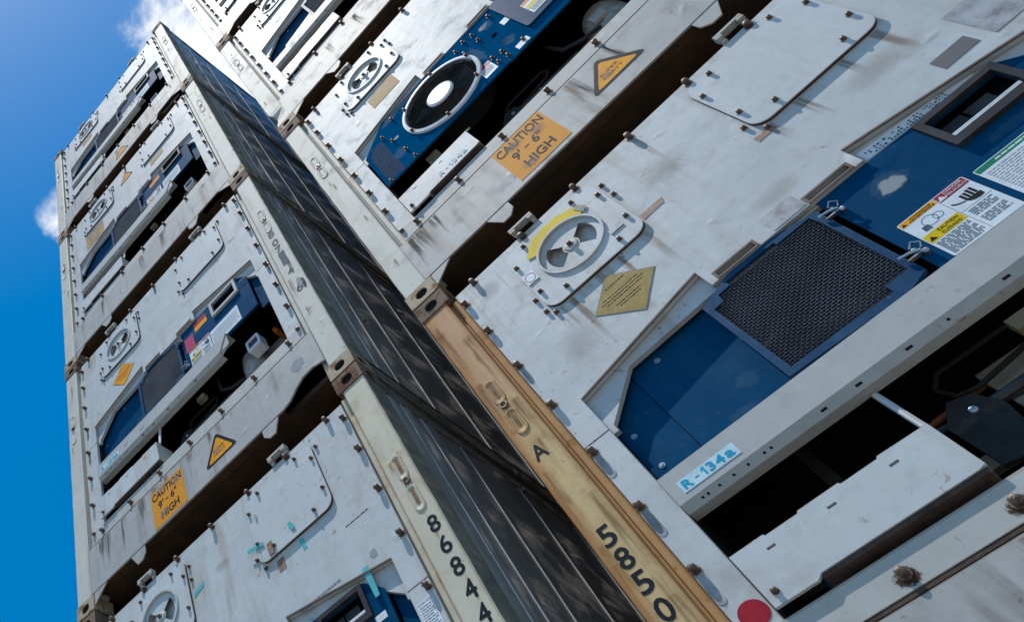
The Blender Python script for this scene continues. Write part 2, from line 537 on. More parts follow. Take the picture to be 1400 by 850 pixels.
def lines_mesh(key, rows, v, mat, seed=1):
    """blocks of small print: thin broken bars, joined. rows = (u0,u1,w,h)"""
    def b(bm):
        rnd = random.Random(seed)
        for u0, u1, w, h in rows:
            u = u0
            while u < u1 - 0.002:
                l = min(rnd.uniform(0.006, 0.022), u1 - u)
                sheet(bm, [(u, w), (u + l, w), (u + l, w + h), (u, w + h)], (), v, v + 0.0004)
                u += l + 0.003
    return mk(key, b, 'small_print', mat)


def decal(parent, name, poly, v, mat, label=None, holes=(), t=0.0012):
    bm = bmesh.new()
    sheet(bm, poly, holes, v - t, v)
    return part(name, finish(bm, name, mat), parent, label=label)


def rect(u0, u1, w0, w1):
    return [(u0, w0), (u1, w0), (u1, w1), (u0, w1)]


# ------------------------------------------------------------------ container dimensions
W, HC, L = 2.438, 2.9103, 12.192
B0, B1 = 0.007, 2.903           # underside and top of the castings
PV = 0.030                      # depth of the front sheet
mir = lambda pts: [(W - u, w) for u, w in reversed(pts)]


def b_casting(front=True):
    def f(bm):
        # origin at outer lower front corner, right-handed for the left side; mirrored by scale
        a, d, h, t = 0.178, 0.162, 0.118, 0.010
        hole = rrect(0.055, 0.125, 0.028, 0.090, 0.028, 4)
        sheet(bm, rect(0, a, 0, h), [hole] if front else [], 0, t)
        sh = rrect(0.052, 0.118, 0.028, 0.090, 0.028, 4)
        sheet(bm, [(t, 0), (d, 0), (d, h), (t, h)], [sh], 0, t, axis='u')
        bx(bm, t, a, d - t, d, 0, h)
        bx(bm, a - 0.012, a, t, d - t, 0, h)
        bx(bm, t, a - 0.012, t, d - t, 0, 0.020)
        bx(bm, t, a - 0.012, t, d - t, h - 0.020, h)
    return f


def b_post(dents):
    """front corner post: outer flange, rounded edge, groove, inner ledge; runs between the castings"""
    prof = [(0.005, 0.012), (0.010, 0.006), (0.142, 0.006), (0.150, 0.010), (0.152, 0.045), (0.160, 0.049), (0.166, 0.040),
            (0.193, 0.040), (0.196, 0.046), (0.196, 0.120), (0.005, 0.150)]

    def f(bm):
        z0, z1, n = 0.125, 2.785, 40
        rows = []
        rnd = random.Random(dents)
        for i in range(n + 1):
            w = z0 + (z1 - z0) * i / n
            j = rnd.uniform(-0.0016, 0.0016)
            row = []
            for k, (u, v) in enumerate(prof):
                du = j if k in (0, 1) else 0
                if dents == 2 and 0.16 < w < 0.46 and k <= 2:      # crumpled foot of the post
                    q = math.sin((w - 0.16) / 0.30 * PI)
                    du += (0.035 * q if k <= 1 else 0)
                    v = v + (0.030 * q * (0.6 + 0.4 * math.sin(w * 60)) if k <= 1 else 0.004 * q)
                row.append(bm.verts.new((u + du, v, w)))
            rows.append(row)
        m = len(prof)
        for i in range(n):
            for k in range(m):
                fc = bm.faces.new((rows[i][k], rows[i][(k + 1) % m], rows[i + 1][(k + 1) % m], rows[i + 1][k]))
                if k == m - 1: fc.material_index = 1
        bm.faces.new(rows[0]); bm.faces.new(rows[-1])
    return f


# the two stamped slots with a drain socket between them, seen on each post
def capsule(cu, cw, r, h, n=7):
    return [(cu + r * math.cos(PI * i / n), cw + h / 2 - r + r * math.sin(PI * i / n)) for i in range(n + 1)] + \
           [(cu + r * math.cos(PI + PI * i / n), cw - h / 2 + r + r * math.sin(PI + PI * i / n)) for i in range(n + 1)]


def b_slot(cw):
    def f(bm):
        # pressed dish: a swollen lip that falls away to a shallow trough
        sizes = ((0.030, 0.168, 0.0062), (0.026, 0.158, 0.0010), (0.020, 0.140, 0.0004), (0.012, 0.112, 0.0056))
        rings = [[bm.verts.new((u, v, w)) for u, w in capsule(0.073, cw, r, h)] for r, h, v in sizes]
        m = len(rings[0])
        for a, b in zip(rings[:-1], rings[1:]):
            for k in range(m):
                bm.faces.new((a[k], a[(k + 1) % m], b[(k + 1) % m], b[k]))
        bm.faces.new(rings[-1])
    return f


def b_socket(bm):
    cu, cw = 0.072, 1.998
    sheet(bm, circ(cu, cw, 0.020, 14), [circ(cu, cw, 0.012, 14)], -0.004, 0.0075)


# front sheet -------------------------------------------------------------
L_OPEN = [(0.312, 1.582), (0.312, 1.768), (0.920, 1.893), (0.920, 1.802)]
SLOTL, SLOTR = (0.950, 1.122), (1.316, 1.488)


def b_front(bm):
    left = [(0.2, 2.797), (0.2, 1.582)] + L_OPEN
    right = mir(L_OPEN) + [(W - 0.2, 1.582), (W - 0.2, 2.797)]
    holes = [rect(a + 0.008, b - 0.008, 1.812, 1.836) for a, b in (SLOTL, SLOTR)]
    holes.append(circ(0.721, 2.490, 0.124, 30))
    sheet(bm, left + right, holes, PV, PV + 0.022)


def b_strip(bm):
    sheet(bm, [(0.2, 0.552), (0.312, 0.552), (0.312, 1.576), (0.2, 1.576)], (), PV, PV + 0.022)


def b_backing(bm):
    left = [(0.300, 1.570), (0.334, 1.570), (0.334, 1.605), (0.520, 1.776), (0.905, 1.792)]
    top = [(1.55, 1.92), (0.90, 1.92), (0.300, 1.80)]
    right = mir(left)
    sheet(bm, left + right + [(W - 0.300, 1.80)] + top, (), PV + 0.024, PV + 0.046)


def b_flange(bm):
    # narrow welded lip along the outer edge of the notch
    (u0, w0), (u1, w1) = L_OPEN[1:3]
    sheet(bm, [(u0, w0), (u1, w1), (u1, w1 + 0.008), (u0, w0 + 0.008)], (), PV - 0.006, PV + 0.001)


def b_slotrim(a, b):
    def f(bm):
        sheet(bm, rect(a, b, 1.804, 1.846), [rect(a + 0.010, b - 0.010, 1.813, 1.837)], PV - 0.004, PV + 0.050)
        bx(bm, a + 0.010, b - 0.010, PV + 0.035, PV + 0.045, 1.813, 1.837)
    return f


def b_plate(u0, u1, hole):
    def f(bm):
        hs = [circ(0.721, 2.490, 0.146, 36)] if hole else []
        sheet(bm, rrect(u0, u1, 2.252, 2.735, 0.062), hs, 0.0135, 0.0185)
    return f


def b_gasket(u0, u1, hole):
    def f(bm):
        hs = [circ(0.721, 2.490, 0.150, 36)] if hole else []
        sheet(bm, rrect(u0 + 0.0005, u1 - 0.0005, 2.2525, 2.7345, 0.062), hs, 0.0185, 0.0305)
    return f


def b_vent_ring(bm):
    sheet(bm, circ(0.721, 2.490, 0.156, 40), [circ(0.721, 2.490, 0.145, 40)], 0.004, 0.0285)


def sector(c, r0, r1, a0, a1, n=8):
    return circ(c[0], c[1], r1, n, None, a0, a1, False) + list(reversed(circ(c[0], c[1], r0, n, None, a0, a1, False)))


def b_vent_disc(bm):
    c = (0.721, 2.490)
    h = [sector(c, 0.040, 0.116, -0.78, 0.72), sector(c, 0.040, 0.116, PI - 0.78, PI + 0.72)]
    sheet(bm, circ(*c, 0.1445, 36), h, 0.019, 0.022)


def b_vent_hub(bm):
    lathe_v(bm, 0.721, 2.490, [(0.034, 0.0185), (0.029, 0.0135), (0.017, 0.012)], 14)


def b_lug(c):
    def f(bm):
        u0, u1 = c - 0.066, c + 0.066
        bx(bm, u0, u1, 0.000, 0.034, 2.838, 2.854)
        for a in (u0, u1 - 0.030):
            bx(bm, a, a + 0.030, 0.0005, 0.0335, 2.822, 2.838)
            bx(bm, a + 0.004, a + 0.026, 0.020, 0.075, 2.799, 2.822)
    return f


def b_header(bm):
    bx(bm, 0.197, W - 0.197, PV + 0.024, 0.30, 2.775, 2.792)      # panel top flange
    bx(bm, 0.197, W - 0.197, 0.30, 0.42, 2.70, B1)


def b_bolt(r, ln):
    def f(bm):
        k = ln * 0.52
        lathe_v(bm, 0, 0, [(r * 1.22, 0.001), (r * 1.22, -0.004), (r * 0.85, -0.005), (r * 0.85, -ln + k)], 10)
        lathe_v(bm, 0, 0, [(r, -ln + k + 0.0005), (r, -ln + k * 0.45), (r * 0.72, -ln + k * 0.12), (r * 0.3, -ln)], 8, 0.3)
    return f


def b_bolt_shadow(bm):
    # cast shadow of a bolt, painted as a flat grey tongue
    pts = [(-0.013, 0.0), (-0.015, -0.11)] + [(0.015 * math.cos(a), -0.125 + 0.016 * math.sin(a)) for a in [PI + PI * i / 6 for i in range(7)]] + [(0.015, -0.11), (0.013, 0.0)]
    sheet(bm, pts, (), -0.0012, 0)


def b_ledge(bm):
    bx(bm, 0.198, W - 0.198, 0.016, 0.075, 0.546, 0.655)
    bx(bm, 0.198, W - 0.198, 0.024, 0.20, 0.655, 0.664)


def b_sill(arch):
    def f(bm):
        lo = [(0.150, 0.134)]
        hi = [(W - 0.150, 0.134)]
        if arch:
            hi = [(1.93, 0.134), (1.99, 0.150), (2.06, 0.200), (2.12, 0.232), (2.20, 0.236), (2.262, 0.215), (W - 0.150, 0.205)]
        sheet(bm, lo + hi + [(W - 0.150, 0.520), (0.150, 0.520)], (), 0.004, 0.016)
        bx(bm, 0.178, W - 0.178, 0.016, 0.10, 0.508, 0.519)
        for i in range(len(lo + hi) - 1):
            pass
    return f


def b_sill_flange(bm):
    bx(bm, 0.180, 1.92, 0.0165, 0.075, 0.136, 0.146)


GUSS = ([(0.180, 0.1335), (0.180, 0.030), (0.225, 0.065), (0.318, 0.1335)],
        [(0.552, 0.1335), (0.606, 0.028), (0.655, 0.030), (0.690, 0.070), (0.690, 0.1335)])


def b_floor(bm):
    bx(bm, 0.010, W - 0.010, 0.078, L - 0.02, 0.148, 0.19)


def b_lowpanel(u1):
    def f(bm):
        holes = []
        for c in (0.428, 0.623, 0.813):
            if c < u1 - 0.05: holes.append([(c - 0.012, 0.838), (c + 0.014, 0.838), (c + 0.014, 0.846), (c - 0.012, 0.846)])
        out = [(0.320, 0.686), (0.455, 0.686), (0.475, 0.700), (u1 - 0.02, 0.700), (u1, 0.706), (u1 - 0.002, 0.884), (0.86, 0.886)]
        if u1 > 0.9: out += [(0.80, 0.888), (0.795, 0.881), (0.685, 0.881), (0.68, 0.888), (0.55, 0.888), (0.545, 0.881), (0.44, 0.881), (0.435, 0.888)]
        sheet(bm, out[:-1] + [out[-1], (0.320, 0.888)], holes, -0.004, 0.008)
    return f


def b_lowpanel_side(u1):
    def f(bm):
        bx(bm, u1 - 0.012, u1 - 0.001, 0.0085, 0.14, 0.703, 0.880)
    return f


def b_beam(u1):
    def f(bm):
        # face, chamfered lower flange; section extruded along u
        sec = [(0.012, 1.268), (0.012, 1.138), (0.034, 1.108), (0.080, 1.108), (0.080, 1.112), (0.038, 1.113), (0.018, 1.141), (0.018, 1.264), (0.110, 1.264), (0.110, 1.268)]
        a = [bm.verts.new((0.315, v, w)) for v, w in sec]
        b = [bm.verts.new((u1 - (0.09 if w < 1.14 else 0.0), v, w)) for v, w in sec]
        n = len(sec)
        for k in range(n):
            bm.faces.new((a[k], a[(k + 1) % n], b[(k + 1) % n], b[k]))
        bm.faces.new(a); bm.faces.new(b)
    return f


def b_beam_holes(u1):
    def f(bm):
        rnd = random.Random(5)
        for u in (0.385, 0.405, 0.448, 0.500, 0.552, 0.610, 0.634, 0.815, 0.93, 1.09, 1.21, 1.38, 1.52):
            if u > u1 - 0.1: continue
            w = 1.123; v = 0.012 + (1.138 - w) / 0.030 * 0.022
            hw = 0.010 if u in (0.815, 0.93, 1.09, 1.38) else 0.004
            n = Vector((0, -0.81, -0.59)) * 0.0010
            vs = [bm.verts.new(Vector((u + a, v + b * 0.59, w - b * 0.81)) + n) for a, b in ((-hw, -0.004), (hw, -0.004), (hw, 0.004), (-hw, 0.004))]
            bm.faces.new(vs)
    return f


# machinery space -------------------------------------------------------------
def b_void(bm):
    bx(bm, 0.20, W - 0.20, 0.56, 0.60, 0.60, 2.70)


def b_compressor(bm):
    prof = [(0.10, 0.22), (0.125, 0.24), (0.125, 0.40), (0.10, 0.43)]
    c = (1.735, 1.02)
    # upright hermetic shell
    n = 18
    rings = []
    for r, w in ((0.06, 0.68), (0.118, 0.72), (0.120, 1.10), (0.112, 1.18), (0.07, 1.24)):
        rings.append([bm.verts.new((c[0] + r * math.cos(2 * PI * k / n), 0.30 + r * math.sin(2 * PI * k / n), w)) for k in range(n)])
    for i in range(len(rings) - 1):
        for k in range(n):
            bm.faces.new((rings[i][k], rings[i][(k + 1) % n], rings[i + 1][(k + 1) % n], rings[i + 1][k]))
    bm.faces.new(rings[0]); bm.faces.new(rings[-1])


def b_junction(bm):
    sheet(bm, rrect(1.790, 1.905, 1.030, 1.150, 0.012, 3), [rect(1.806, 1.889, 1.058, 1.132)], 0.115, 0.135)
    bx(bm, 1.794, 1.901, 0.135, 0.20, 1.034, 1.146)


def b_junction_glass(bm):
    bx(bm, 1.800, 1.895, 0.128, 0.134, 1.050, 1.140)


PIPES = (([(0.45, 0.30, 0.66), (0.45, 0.28, 0.95), (0.50, 0.27, 1.02), (0.9, 0.27, 1.04), (1.3, 0.30, 1.00)], 0.012),
         ([(1.05, 0.22, 0.66), (1.06, 0.22, 0.9), (1.12, 0.22, 0.98), (1.5, 0.22, 0.98), (1.60, 0.26, 0.9)], 0.016),
         ([(1.06, 0.25, 1.13), (1.08, 0.25, 1.075), (1.13, 0.25, 1.06), (1.33, 0.25, 1.09), (1.36, 0.25, 1.13), (1.33, 0.25, 1.17), (1.10, 0.25, 1.17), (1.06, 0.25, 1.13)], 0.008),
         ([(0.36, 0.12, 0.86), (0.37, 0.09, 0.91), (0.40, 0.07, 0.93), (0.44, 0.10, 0.92), (0.46, 0.16, 0.88)], 0.010),
         ([(0.75, 0.34, 0.66), (0.75, 0.33, 1.0), (0.80, 0.32, 1.08), (1.45, 0.32, 1.12), (1.62, 0.30, 1.12)], 0.011),
         ([(1.20, 0.24, 0.66), (1.20, 0.20, 0.80), (1.28, 0.18, 0.86), (1.60, 0.20, 0.86)], 0.009),
         ([(1.45, 0.18, 1.20), (1.47, 0.16, 1.02), (1.56, 0.15, 0.93), (1.66, 0.18, 0.95)], 0.012))
PIPE_MATS = ('machine_dark', 'machine_dark', 'cable_black', 'machine_grey', 'copper_pipe', 'copper_pipe', 'cable_black')


def b_tailwedge(bm):
    sheet(bm, [(1.740, 1.262), (1.735, 1.115), (1.80, 1.02), (1.86, 1.00), (2.10, 1.262)], (), 0.34, 0.36)


def b_bracket(bm):
    sheet(bm, [(0.99, 0.80), (1.10, 0.78), (1.13, 0.94), (1.10, 1.02), (1.04, 1.04), (0.985, 0.97)], (), 0.195, 0.215)


def b_coil(bm):
    bx(bm, 0.834, 1.300, 0.115, 0.14, 1.275, 1.785)


# blue unit --------------------------------------------------------------------
def b_blue_low_a(bm):
    sheet(bm, [(0.3135, 1.262), (0.489, 1.262), (0.489, 1.795), (0.3135, 1.795)], (), 0.100, 0.112)


def b_blue_low_b(bm):
    sheet(bm, rect(0.492, 0.838, 1.262, 1.80), (), 0.0945, 0.110)


DOOR = [(0.832, 1.300), (1.225, 1.284), (1.304, 1.312), (1.306, 1.765), (1.218, 1.788), (1.144, 1.802), (0.985, 1.802), (0.836, 1.748)]
DIN = [(0.858, 1.325), (1.205, 1.318), (1.207, 1.352), (1.282, 1.352), (1.282, 1.715), (1.276, 1.762), (1.150, 1.762), (1.150, 1.778), (0.955, 1.780), (0.955, 1.755), (0.905, 1.752), (0.900, 1.715), (0.858, 1.712)]


def b_door(bm):
    sheet(bm, DOOR, [DIN], 0.034, 0.052)


def inside(poly, u, w):
    c = False
    n = len(poly)
    for i in range(n):
        x0, y0 = poly[i]; x1, y1 = poly[(i + 1) % n]
        if (y0 > w) != (y1 > w) and u < (x1 - x0) * (w - y0) / (y1 - y0) + x0: c = not c
    return c


def spans(poly, fixed, horizontal):
    """where a line crosses a polygon"""
    xs = []
    n = len(poly)
    for i in range(n):
        (x0, y0), (x1, y1) = poly[i], poly[(i + 1) % n]
        if not horizontal: x0, y0, x1, y1 = y0, x0, y1, x1
        if (y0 > fixed) != (y1 > fixed): xs.append((x1 - x0) * (fixed - y0) / (y1 - y0) + x0)
    xs.sort()
    return list(zip(xs[0::2], xs[1::2]))


def b_mesh(bm):
    du, dw, r = 0.0105, 0.0112, 0.0014
    k = 0
    w = 1.322
    while w < 1.782:
        for a, b in spans(DIN, w, True):
            pts = []
            i0 = int(a / du) + 1
            u = a
            pts.append((a - 0.004, 0.045, w))
            while i0 * du < b:
                pts.append((i0 * du, 0.045 + (0.0022 if (i0 + k) % 2 else -0.0022), w)); i0 += 1
            pts.append((b + 0.004, 0.045, w))
            ribbon(bm, pts, r, 'w')
        w += dw; k += 1
    i = int(0.858 / du) + 1
    while i * du < 1.282:
        for a, b in spans(DIN, i * du, False):
            ribbon(bm, [(i * du, 0.045, a - 0.004), (i * du, 0.045, b + 0.004)], r * 0.8, 'u')
        i += 1


def ribbon(bm, pts, r, across):
    """three-sided wire"""
    rows = []
    for p in pts:
        x, y, z = p
        if across == 'w':
            rows.append([bm.verts.new((x, y - r, z)), bm.verts.new((x, y + r, z + r)), bm.verts.new((x, y + r, z - r))])
        else:
            rows.append([bm.verts.new((x, y - r, z)), bm.verts.new((x + r, y + r, z)), bm.verts.new((x - r, y + r, z))])
    for i in range(len(rows) - 1):
        for k in range(3):
            bm.faces.new((rows[i][k], rows[i][(k + 1) % 3], rows[i + 1][(k + 1) % 3], rows[i + 1][k]))


WIN = [(1.671, 1.574), (1.935, 1.640), (1.935, 1.762), (1.673, 1.777)]


def b_control(bm):
    sheet(bm, [(1.330, 1.284), (2.030, 1.284), (2.030, 1.690), (1.945, 1.786), (1.560, 1.800), (1.330, 1.808)], [rect(1.690, 1.918, 1.626, 1.756)], 0.046, 0.062)


def b_winframe(bm):
    sheet(bm, rect(1.668, 1.940, 1.600, 1.778), [rect(1.692, 1.916, 1.628, 1.754)], 0.026, 0.0455)
    bx(bm, 1.692, 1.916, 0.0455, 0.085, 1.620, 1.628)


def b_winglass(bm):
    bx(bm, 1.690, 1.918, 0.085, 0.092, 1.626, 1.756)


def b_winbar(bm):
    bx(bm, 1.694, 1.914, 0.044, 0.054, 1.650, 1.664)





def b_bluewing(bm):
    bm2 = [(2.034, 1.262), (2.118, 1.262), (2.118, 1.62), (2.034, 1.69)]
    sheet(bm, bm2, (), 0.085, 0.095)


def b_latch(cw):
    def f(bm):
        tube(bm, [(1.290, 0.022, cw + 0.012), (1.318, 0.016, cw), (1.345, 0.018, cw - 0.012)], 0.0055, 6)
        tube(bm, [(1.330, 0.020, cw + 0.016), (1.346, 0.010, cw + 0.026), (1.362, 0.014, cw + 0.010), (1.350, 0.020, cw - 0.004)], 0.003, 6)
        lathe_v(bm, 1.352, cw - 0.014, [(0.009, 0.046), (0.009, 0.030), (0.005, 0.026)], 8)
        lathe_v(bm, 1.336, cw + 0.010, [(0.008, 0.046), (0.008, 0.028), (0.004, 0.025)], 8)
        bx(bm, 1.300, 1.360, 0.030, 0.045, cw - 0.010, cw - 0.004)
    return f


# unit with the round fan -------------------------------------------------------
FC = (0.912, 1.455)


def b_fanplate(bm):
    out = [(0.316, 1.135), (1.262, 1.135), (1.262, 1.845), (0.595, 1.808), (0.338, 1.600)]
    sheet(bm, [(0.322, 1.140), (1.262, 1.140), (1.262, 1.800), (0.560, 1.800), (0.330, 1.600)], [circ(*FC, 0.262, 48)], 0.034, 0.046)


def b_fanplate_right(bm):
    sheet(bm, rect(1.265, 2.118, 1.140, 1.800), [circ(1.352, 1.501, 0.022, 14), circ(1.350, 1.352, 0.022, 14)], 0.038, 0.050)


def b_fanring(bm):
    n = 48
    prof = [(0.284, 0.0335), (0.282, 0.018), (0.262, 0.014), (0.256, 0.022), (0.256, 0.045)]
    rings = [[bm.verts.new((FC[0] + r * math.cos(2 * PI * k / n), v, FC[1] + r * math.sin(2 * PI * k / n))) for k in range(n)] for r, v in prof]
    for i in range(len(rings)):
        a, b = rings[i], rings[(i + 1) % len(rings)]
        for k in range(n):
            bm.faces.new((a[k], a[(k + 1) % n], b[(k + 1) % n], b[k]))


def b_fangrille(bm):
    for j in range(13):
        r = 0.104 + j * 0.0124
        n = 40
        ps = [(FC[0] + r * math.cos(2 * PI * k / n), 0.020, FC[1] + r * math.sin(2 * PI * k / n)) for k in range(n)]
        q = 0.0022
        rows = []
        for x, y, z in ps:
            d = Vector((x - FC[0], 0, z - FC[1])).normalized()
            rows.append([bm.verts.new((x, y - q, z)), bm.verts.new(Vector((x, y + q, z)) + d * q), bm.verts.new(Vector((x, y + q, z)) - d * q)])
        for k in range(n):
            for t in range(3):
                bm.faces.new((rows[k][t], rows[k][(t + 1) % 3], rows[(k + 1) % n][(t + 1) % 3], rows[(k + 1) % n][t]))
    for k in range(4):
        a = PI / 4 + k * PI / 2 + 0.25
        tube(bm, [(FC[0] + 0.09 * math.cos(a), 0.026, FC[1] + 0.09 * math.sin(a)), (FC[0] + 0.262 * math.cos(a), 0.026, FC[1] + 0.262 * math.sin(a))], 0.003, 5)


def b_fanhub(bm):
    lathe_v(bm, FC[0], FC[1], [(0.094, 0.026), (0.092, 0.014), (0.080, 0.009)], 32)


def b_fanblade(k):
    def f(bm):
        a = k * 2 * PI / 5
        pts = []
        for r, da, v in ((0.06, -0.5, 0.11), (0.245, -0.42, 0.12), (0.245, 0.42, 0.065), (0.06, 0.5, 0.075)):
            pts.append(bm.verts.new((FC[0] + r * math.cos(a + da), v, FC[1] + r * math.sin(a + da))))
        bm.faces.new(pts)
        bm.faces.new([bm.verts.new(p.co + Vector((0, 0.004, 0))) for p in reversed(pts)])
    return f


def b_shroud(bm):
    n = 40
    a = [bm.verts.new((FC[0] + 0.262 * math.cos(2 * PI * k / n), 0.0465, FC[1] + 0.262 * math.sin(2 * PI * k / n))) for k in range(n)]
    b = [bm.verts.new((FC[0] + 0.262 * math.cos(2 * PI * k / n), 0.20, FC[1] + 0.262 * math.sin(2 * PI * k / n))) for k in range(n)]
    for k in range(n):
        bm.faces.new((a[k], a[(k + 1) % n], b[(k + 1) % n], b[k]))
    bm.faces.new(b)


def dots_mesh(key, poly, pitch, r, v):
    """punched holes"""
    def f(bm):
        us = [p[0] for p in poly]; ws = [p[1] for p in poly]
        w = min(ws) + pitch / 2; k = 0
        while w < max(ws):
            u = min(us) + (pitch / 2 if k % 2 else 0)
            while u < max(us):
                if inside(poly, u, w): sheet(bm, circ(u, w, r, 6), (), v - 0.0006, v)
                u += pitch
            w += pitch * 0.87; k += 1
    return mk(key, f, 'punched_holes', 'void_black')


# shell ------------------------------------------------------------------------
def b_roof(bm):
    bx(bm, 0.012, W - 0.012, 0.4205, L - 0.02, B1 - 0.035, B1 - 0.012)


def b_rear(bm):
    bx(bm, 0.15, W - 0.15, L - 0.06, L - 0.021, 0.192, B1 - 0.036)


def b_rearpost(bm):
    bx(bm, 0.006, 0.149, L - 0.15, L - 0.006, 0.126, 2.784)


PY = [0.152, 0.300, 0.465, 0.780, 1.280, 1.780]
while PY[-1] < 11.7: PY.append(PY[-1] + 0.5)
PY.append(L - 0.152)


def b_sidepanel(y0, y1):
    def f(bm):
        # gently bowed sheet: bulges between seams
        n = 10
        zs = [0.155 + (2.775 - 0.155) * i / 36 for i in range(37)]
        grid = []
        for i in range(n + 1):
            t = i / n
            col = []
            for j, z in enumerate(zs):
                bow = math.sin(PI * t) * (0.004 + 0.0045 * math.sin(6.1 * z + 9 * y0 + 4.5 * t) + 0.0028 * math.sin(13.7 * z + 31 * y0 - 5 * t) + 0.0016 * math.sin(29 * z + 17 * y0 + 7 * t))
                col.append(bm.verts.new((W - 0.022 + bow, y0 + (y1 - y0) * t, z)))
            grid.append(col)
        for i in range(n):
            for j in range(36):
                fc = bm.faces.new((grid[i][j], grid[i + 1][j], grid[i + 1][j + 1], grid[i][j + 1]))
                fc.smooth = True
    return f


def b_seam(y):
    def f(bm):
        tube(bm, [(W - 0.018, y, 0.156), (W - 0.018, y, 2.774)], 0.0042, 6)
    return f


def b_sidewall_plain(u0, u1):
    def f(bm):
        bx(bm, u0, u1, 0.152, L - 0.152, 0.155, 2.775)
    return f


def b_rail(lo):
    def f(bm):
        if lo:
            bx(bm, W - 0.06, W - 0.010, 0.163, L - 0.163, 0.030, 0.154)
            bx(bm, W - 0.10, W - 0.0605, 0.163, L - 0.163, 0.025, 0.040)
        else:
            bx(bm, W - 0.06, W - 0.012, 0.163, L - 0.163, 2.776, B1 - 0.012)
    return f


def mirrored(me, key):
    if key in MESH: return MESH[key]
    c = me.copy()
    for v in c.vertices: v.co.x = W - v.co.x
    c.flip_normals()
    MESH[key] = c
    return c


# ------------------------------------------------------------------ one container
SIDE_BOLTS = [2.690, 2.437, 2.141, 1.845, 1.539, 1.236, 0.938, 0.640]
TOP_BOLTS = [0.312 + 0.3028 * i for i in range(7)]
LOW_BOLTS = [0.312 + 0.3028 * i for i in range(7)]


